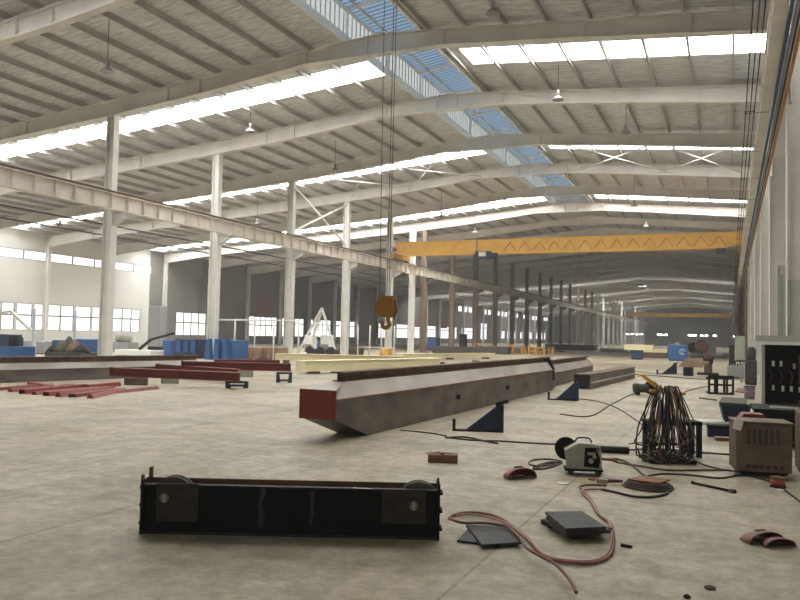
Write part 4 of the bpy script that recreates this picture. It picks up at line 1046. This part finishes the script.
# left side machinery behind the grey girder
machine('blue_machine', 'blue machine casing behind the long grey girder, right of the posts', 'machine', 66, 82, 358, 339, 'blue', 1.4)
machine('blue_machine', 'small blue machine behind the long grey girder, left of its twin', 'machine', 51, 62, 357, 340, 'blue', 1.0)
t, w, h = machine('blue_machine', 'blue machine at the left edge behind the grey girder', 'machine', -12, 10, 360, 346, 'blue', 1.4)
MB().box(w*.3,w*.75,.2,.9,h,h+.55).build('head', 'blue_dark', t); MB().lathe([(.2,0),(.2,.5)], (w*.85,.4,h), 'z', 12).build('motor', 'black', t)
t, w, h = machine('drill_press', 'small dark blue drill press beside the left edge machine', 'machine', 10, 15, 357, 337, 'blue_dark', .5)
MB().box(-.1,w+.1,-.4,.3,h*.7,h*.95).build('head', 'blue_dark', t)
machine('grey_bench', 'grey workbench stacked with parts under the left windows', 'bench', 20, 44, 354, 341, 'pipe_grey', 1.5)
t, w, h = machine('scrap_heap', 'dark green and black heap of parts behind the grey girder', 'heap', 44, 80, 361, 352, 'vent', 1.2)
for i, (x, z, m_) in enumerate(((.12,.4,'black'), (.32,.55,'greenblack'), (.5,.75,'greenblack'), (.66,.6,'rust'), (.85,.4,'black'))):
    MB().lathe([(.05,h-.1),(.44,h),(.36,h+z*.3),(.26,h+z*.6),(.06,h+z)], (w*x,.4,0), 'z', 6).build('part_pile', m_, t)
machine('white_crate', 'long white crate behind the girder right of the first column', 'crate', 114, 150, 356, 350, 'white', 1.2)
t, w, h = machine('motor_parts', 'grey motor parts heaped on the white crate', 'heap', 112, 128, 352, 342, 'pipe_grey', 1.0)
for x in (.2,.5,.8): MB().lathe([(.2,0),(.28,.2),(.2,.45)], (w*x,.3,h), 'z', 10).build('motor', 'greengrey', t)
t, w, h = machine('robot_arm', 'thin dark jointed arm machine beside the white wall panel', 'machine', 139, 144, 356, 351, 'black', .5)
MB().bar((0,0,.4),(.9,0,1.0),.14).build('lower_arm', 'black', t); MB().bar((.9,0,1.0),(2.6,0,1.4),.12).build('upper_arm', 'black', t)
machine('white_board', 'white board standing against the grey wall near the left windows', 'panel', 147, 158, 349, 333, 'white', .2)
machine('grey_locker', 'tall grey locker unit beside the left window wall', 'cabinet', 147, 159, 350, 306, 'pipe_grey', .8)
machine('blue_machine', 'light blue box right of the white board', 'machine', 162, 171, 356, 340, 'blue', 1.0)
t, w, h = machine('blue_machine', 'large dark blue machine bed before the second column, left part', 'machine', 174, 199, 358, 339, 'blue_dark', 1.4)
for i in range(3): MB().box(w*(.1+.3*i),w*(.28+.3*i),-.1,0,h*.3,h*.9).build('side_door', 'blue', t)
t, w, h = machine('blue_machine', 'bright blue machine right of the second column base', 'machine', 207, 233, 360.5, 340, 'blue', 1.4)
for i in range(3): MB().prism([(w*(.05+.32*i),h*.02),(w*(.28+.32*i),h*.02),(w*(.22+.32*i),h*1.05),(w*(.1+.32*i),h*1.05)], 'y', -.35, 0).build('upright', 'blue', t)
t, w, h = machine('red_machine', 'narrow red painted unit right of the bright blue machine', 'machine', 235, 239, 359, 341, 'mask_red', .8)
for i, (x0, x1) in enumerate(((246, 256), (257, 267), (268, 277))):
    t, w, h = machine('wooden_crate', 'brown wooden crate before the third column, %s of the row' % ('left', 'middle', 'right')[i], 'crate', x0, x1, 359.5, 347.5, 'wood', 1.2, 'wooden crates')
    for q in range(4): MB().box(w*(.02+.3*q),w*(.08+.3*q),-.04,0,0,h).build('batten', 'card', t)
for i, (x0, x1) in enumerate(((304, 312), (320, 329))):
    t, w, h = machine('white_cabinet', 'white electric cabinet under the A-frame, %s of two' % ('left', 'right')[i], 'cabinet', x0, x1, 352, 335, 'white', .8, 'white cabinets under the gantry')
    MB().box(w*.1,w*.9,-.03,0,h*.1,h*.45).build('door', 'lamp', t)
machine('blue_machine', 'low blue unit between the two white cabinets', 'machine', 312, 320, 349, 341, 'blue', .8)
t, w, h = machine('dark_cart', 'long dark cart loaded with parts behind the cream girders', 'cart', 306, 336, 354.5, 349, 'vent', 1.)
for x in (.15,.5,.85): MB().lathe([(.3,-.1),(.3,.1)], (w*x,-.1,.3), 'y', 14).build('wheel', 'black', t)
machine('dark_cart', 'dark wheeled cart of steel parts beside the fourth column', 'cart', 338, 358, 355, 348, 'vent', 1.)
machine('yellow_box', 'orange yellow box standing behind the cream girder', 'box', 379, 388, 356, 348.5, 'yellow', .8)
machine('blue_machine', 'round blue machine beyond the bright white column', 'machine', 427, 436, 350, 337, 'blue', 1.2)
machine('blue_machine', 'tall blue machine far behind the brown columns', 'machine', 459, 464, 349, 334, 'blue_dark', 1.2)
machine('steel_rack', 'dark rack of steel behind the brown columns', 'rack', 432, 472, 354, 346.5, 'vent', 1.2)
machine('steel_rack', 'second dark rack of steel beyond the first brown one', 'rack', 475, 508, 354, 346.5, 'vent', 1.2)
machine('grey_machine', 'far grey machine row before the pale columns', 'machine', 545, 594, 350, 344.5, 'vent', 3.)
machine('low_wall', 'long low grey barrier before the distant far wall', 'barrier', 600, 628, 352, 348.5, 'greengrey', .6)
# yellow guard rails
def guard(label, x0, x1, yb, yt):
    Y = fl((x0+x1)/2, yb).y; a0, a1 = aty(x0, yb, Y), aty(x1, yb, Y); h = aty(x0, yt, Y).z; w = a1.x-a0.x
    t = thing('guard_rail', label, 'guard rail', (a0.x, Y, 0), 0, 'yellow guard rails')
    for x in (0, w): MB().box(x-.1,x+.1,-.1,.1,0,h).build('post', 'yellow_dark', t)
    for z in (h*.45, h*.95): MB().box(0,w,-.06,.06,z-.1,z+.02).build('rail', 'yellow_dark', t)
for i, (x0, x1, yb, yt) in enumerate(((474, 480, 353, 343), (490, 493, 352, 345), (509, 513, 354, 344), (522, 525, 354, 346), (529, 536, 355, 345), (538, 544, 355, 347), (549, 553, 354, 347))):
    guard('yellow guard rail before the brown columns, %s from the left' % ORD[i], x0, x1, yb, yt)
# A-frame gantry and pipe fence
Y = fl(318, 352).y
t = thing('a_frame_gantry', 'white A-frame gantry legs standing over the white cabinets', 'gantry', (aty(318, 352, Y).x, Y, 0))
c = aty(318, 352, Y)
tp = aty(322, 308, Y)
for (x, y) in ((299, 346), (336, 350), (303, 348)):
    q = aty(x, y, Y); off = (.8 if x == 303 else 0)
    MB().bar((q.x-c.x, off, .0), (tp.x-c.x, off*.2, tp.z), .16).build('leg', 'steel_white', t)
q0_, q1_ = aty(310, 330, Y), aty(330, 330, Y); MB().bar((q0_.x-c.x,0,q0_.z),(q1_.x-c.x,0,q1_.z),.1).build('crossbar', 'steel_white', t)
Y0 = fl(240, 359).y
t = thing('pipe_fence', 'tall thin white pipe fence behind the wooden crates', 'fence', (aty(234, 359, Y0).x, Y0, 0))
c = aty(234, 359, Y0); zt = aty(234, 320, Y0).z
for x in (209, 234, 254, 273, 298):
    q = aty(x, 359, Y0); MB().tube([(q.x-c.x,0,0),(q.x-c.x,0,zt)], .05, 7).build('post', 'steel_white', t)
q0_, q1_ = aty(209, 320, Y0), aty(298, 320, Y0); MB().tube([(q0_.x-c.x,0,zt),(q1_.x-c.x,0,zt)], .045, 7).build('rail', 'steel_white', t)
Y0 = fl(365, 356).y
t = thing('pipe_fence', 'thin white pipe fence right of the fourth column', 'fence', (aty(360, 356, Y0).x, Y0, 0))
c = aty(360, 356, Y0); zt = aty(360, 325, Y0).z
for x in (357.5, 369.5, 381, 394): q = aty(x, 356, Y0); MB().tube([(q.x-c.x,0,0),(q.x-c.x,0,zt)], .06, 7).build('post', 'steel_white', t)
q0_, q1_ = aty(357.5, 347, Y0), aty(394, 347, Y0); MB().tube([(q0_.x-c.x,0,q0_.z),(q1_.x-c.x,0,q0_.z)], .04, 7).build('rail', 'steel_white', t)
for i, (x, yb, yt, lab) in enumerate(((32.5, 357, 309, 'thin grey post left of the wall column, behind the grey girder'), (73.5, 358, 311, 'thin grey post among the left machines, right of its twin'))):
    p = fl(x, yb); z = aty(x, yt, p.y).z; tag(MB().lathe([(.12,0),(.12,.04),(.07,.05),(.07,z)], n=10).build('thin_post', 'pipe_grey', None, (p.x, p.y, 0)), lab, 'post')
p = fl(30, 357); tp = aty(6, 311, p.y); bt = aty(30, 334, p.y)
t = thing('loading_boom', 'white sloping boom reaching from the thin post at left', 'boom', (p.x, p.y+.3, 0))
MB().bar((bt.x-p.x,0,bt.z),(tp.x-p.x,0,tp.z),.14).build('arm', 'steel_white', t); MB().bar((bt.x-p.x,0,bt.z),(bt.x-p.x,0,0),.12).build('mast', 'steel_white', t)
a3 = aty(-6, 313, p.y); MB().bar((tp.x-p.x,0,tp.z),(a3.x-p.x,0,a3.z),.12).build('jib', 'steel_white', t)
# red hoist signs far behind
for i, (x0, x1, yt, yb) in enumerate(((257, 273, 296, 317), (314, 322, 310, 322), (413, 422, 318, 327), (438, 448, 321, 328))):
    q0_, q1_ = atx(x0, yb, XW+.25), atx(x1, yt, XW+.25)
    tag(recenter(MB().box(XW, XW+.08, q0_.y, q1_.y, q0_.z, q1_.z).build('red_banner', mat('dull_red_banner', (.28,.12,.12), .7))), 'dull red banner on the wall above the far windows, %s from the left' % ORD[i], 'banner', 'red banners on the window wall')

# ------------------------------------------------------------------ dusty air
hz = bpy.data.materials.new('dusty_air'); hz.use_nodes = True
nt = hz.node_tree; nt.nodes.clear(); o_ = nt.nodes.new('ShaderNodeOutputMaterial'); v_ = nt.nodes.new('ShaderNodeVolumeScatter')
v_.inputs['Color'].default_value = (1, .985, .95, 1); v_.inputs['Density'].default_value = .0016; v_.inputs['Anisotropy'].default_value = .3
nt.links.new(v_.outputs[0], o_.inputs['Volume'])
ha = MB().box(XW+.05, 2.1, -4, YE-.1, .01, 11.2).build('haze', hz)
ha['label'] = 'thin dusty haze filling the whole hall'; ha['category'] = 'haze'; ha['kind'] = 'stuff'

# ------------------------------------------------------------------ light
wd = bpy.data.worlds.new('sky'); SC.world = wd; wd.use_nodes = True
bg = wd.node_tree.nodes['Background']; bg.inputs[0].default_value = (1, .97, .92, 1); bg.inputs[1].default_value = .10
vs = SC.view_settings; vs.view_transform = 'Standard'; vs.look = 'None'; vs.gamma = 1.0; vs.exposure = 1.07; vs.use_curve_mapping = False
SC.cycles.use_denoising = True; SC.cycles.max_bounces = 8; SC.cycles.diffuse_bounces = 5; SC.cycles.sample_clamp_indirect = 8
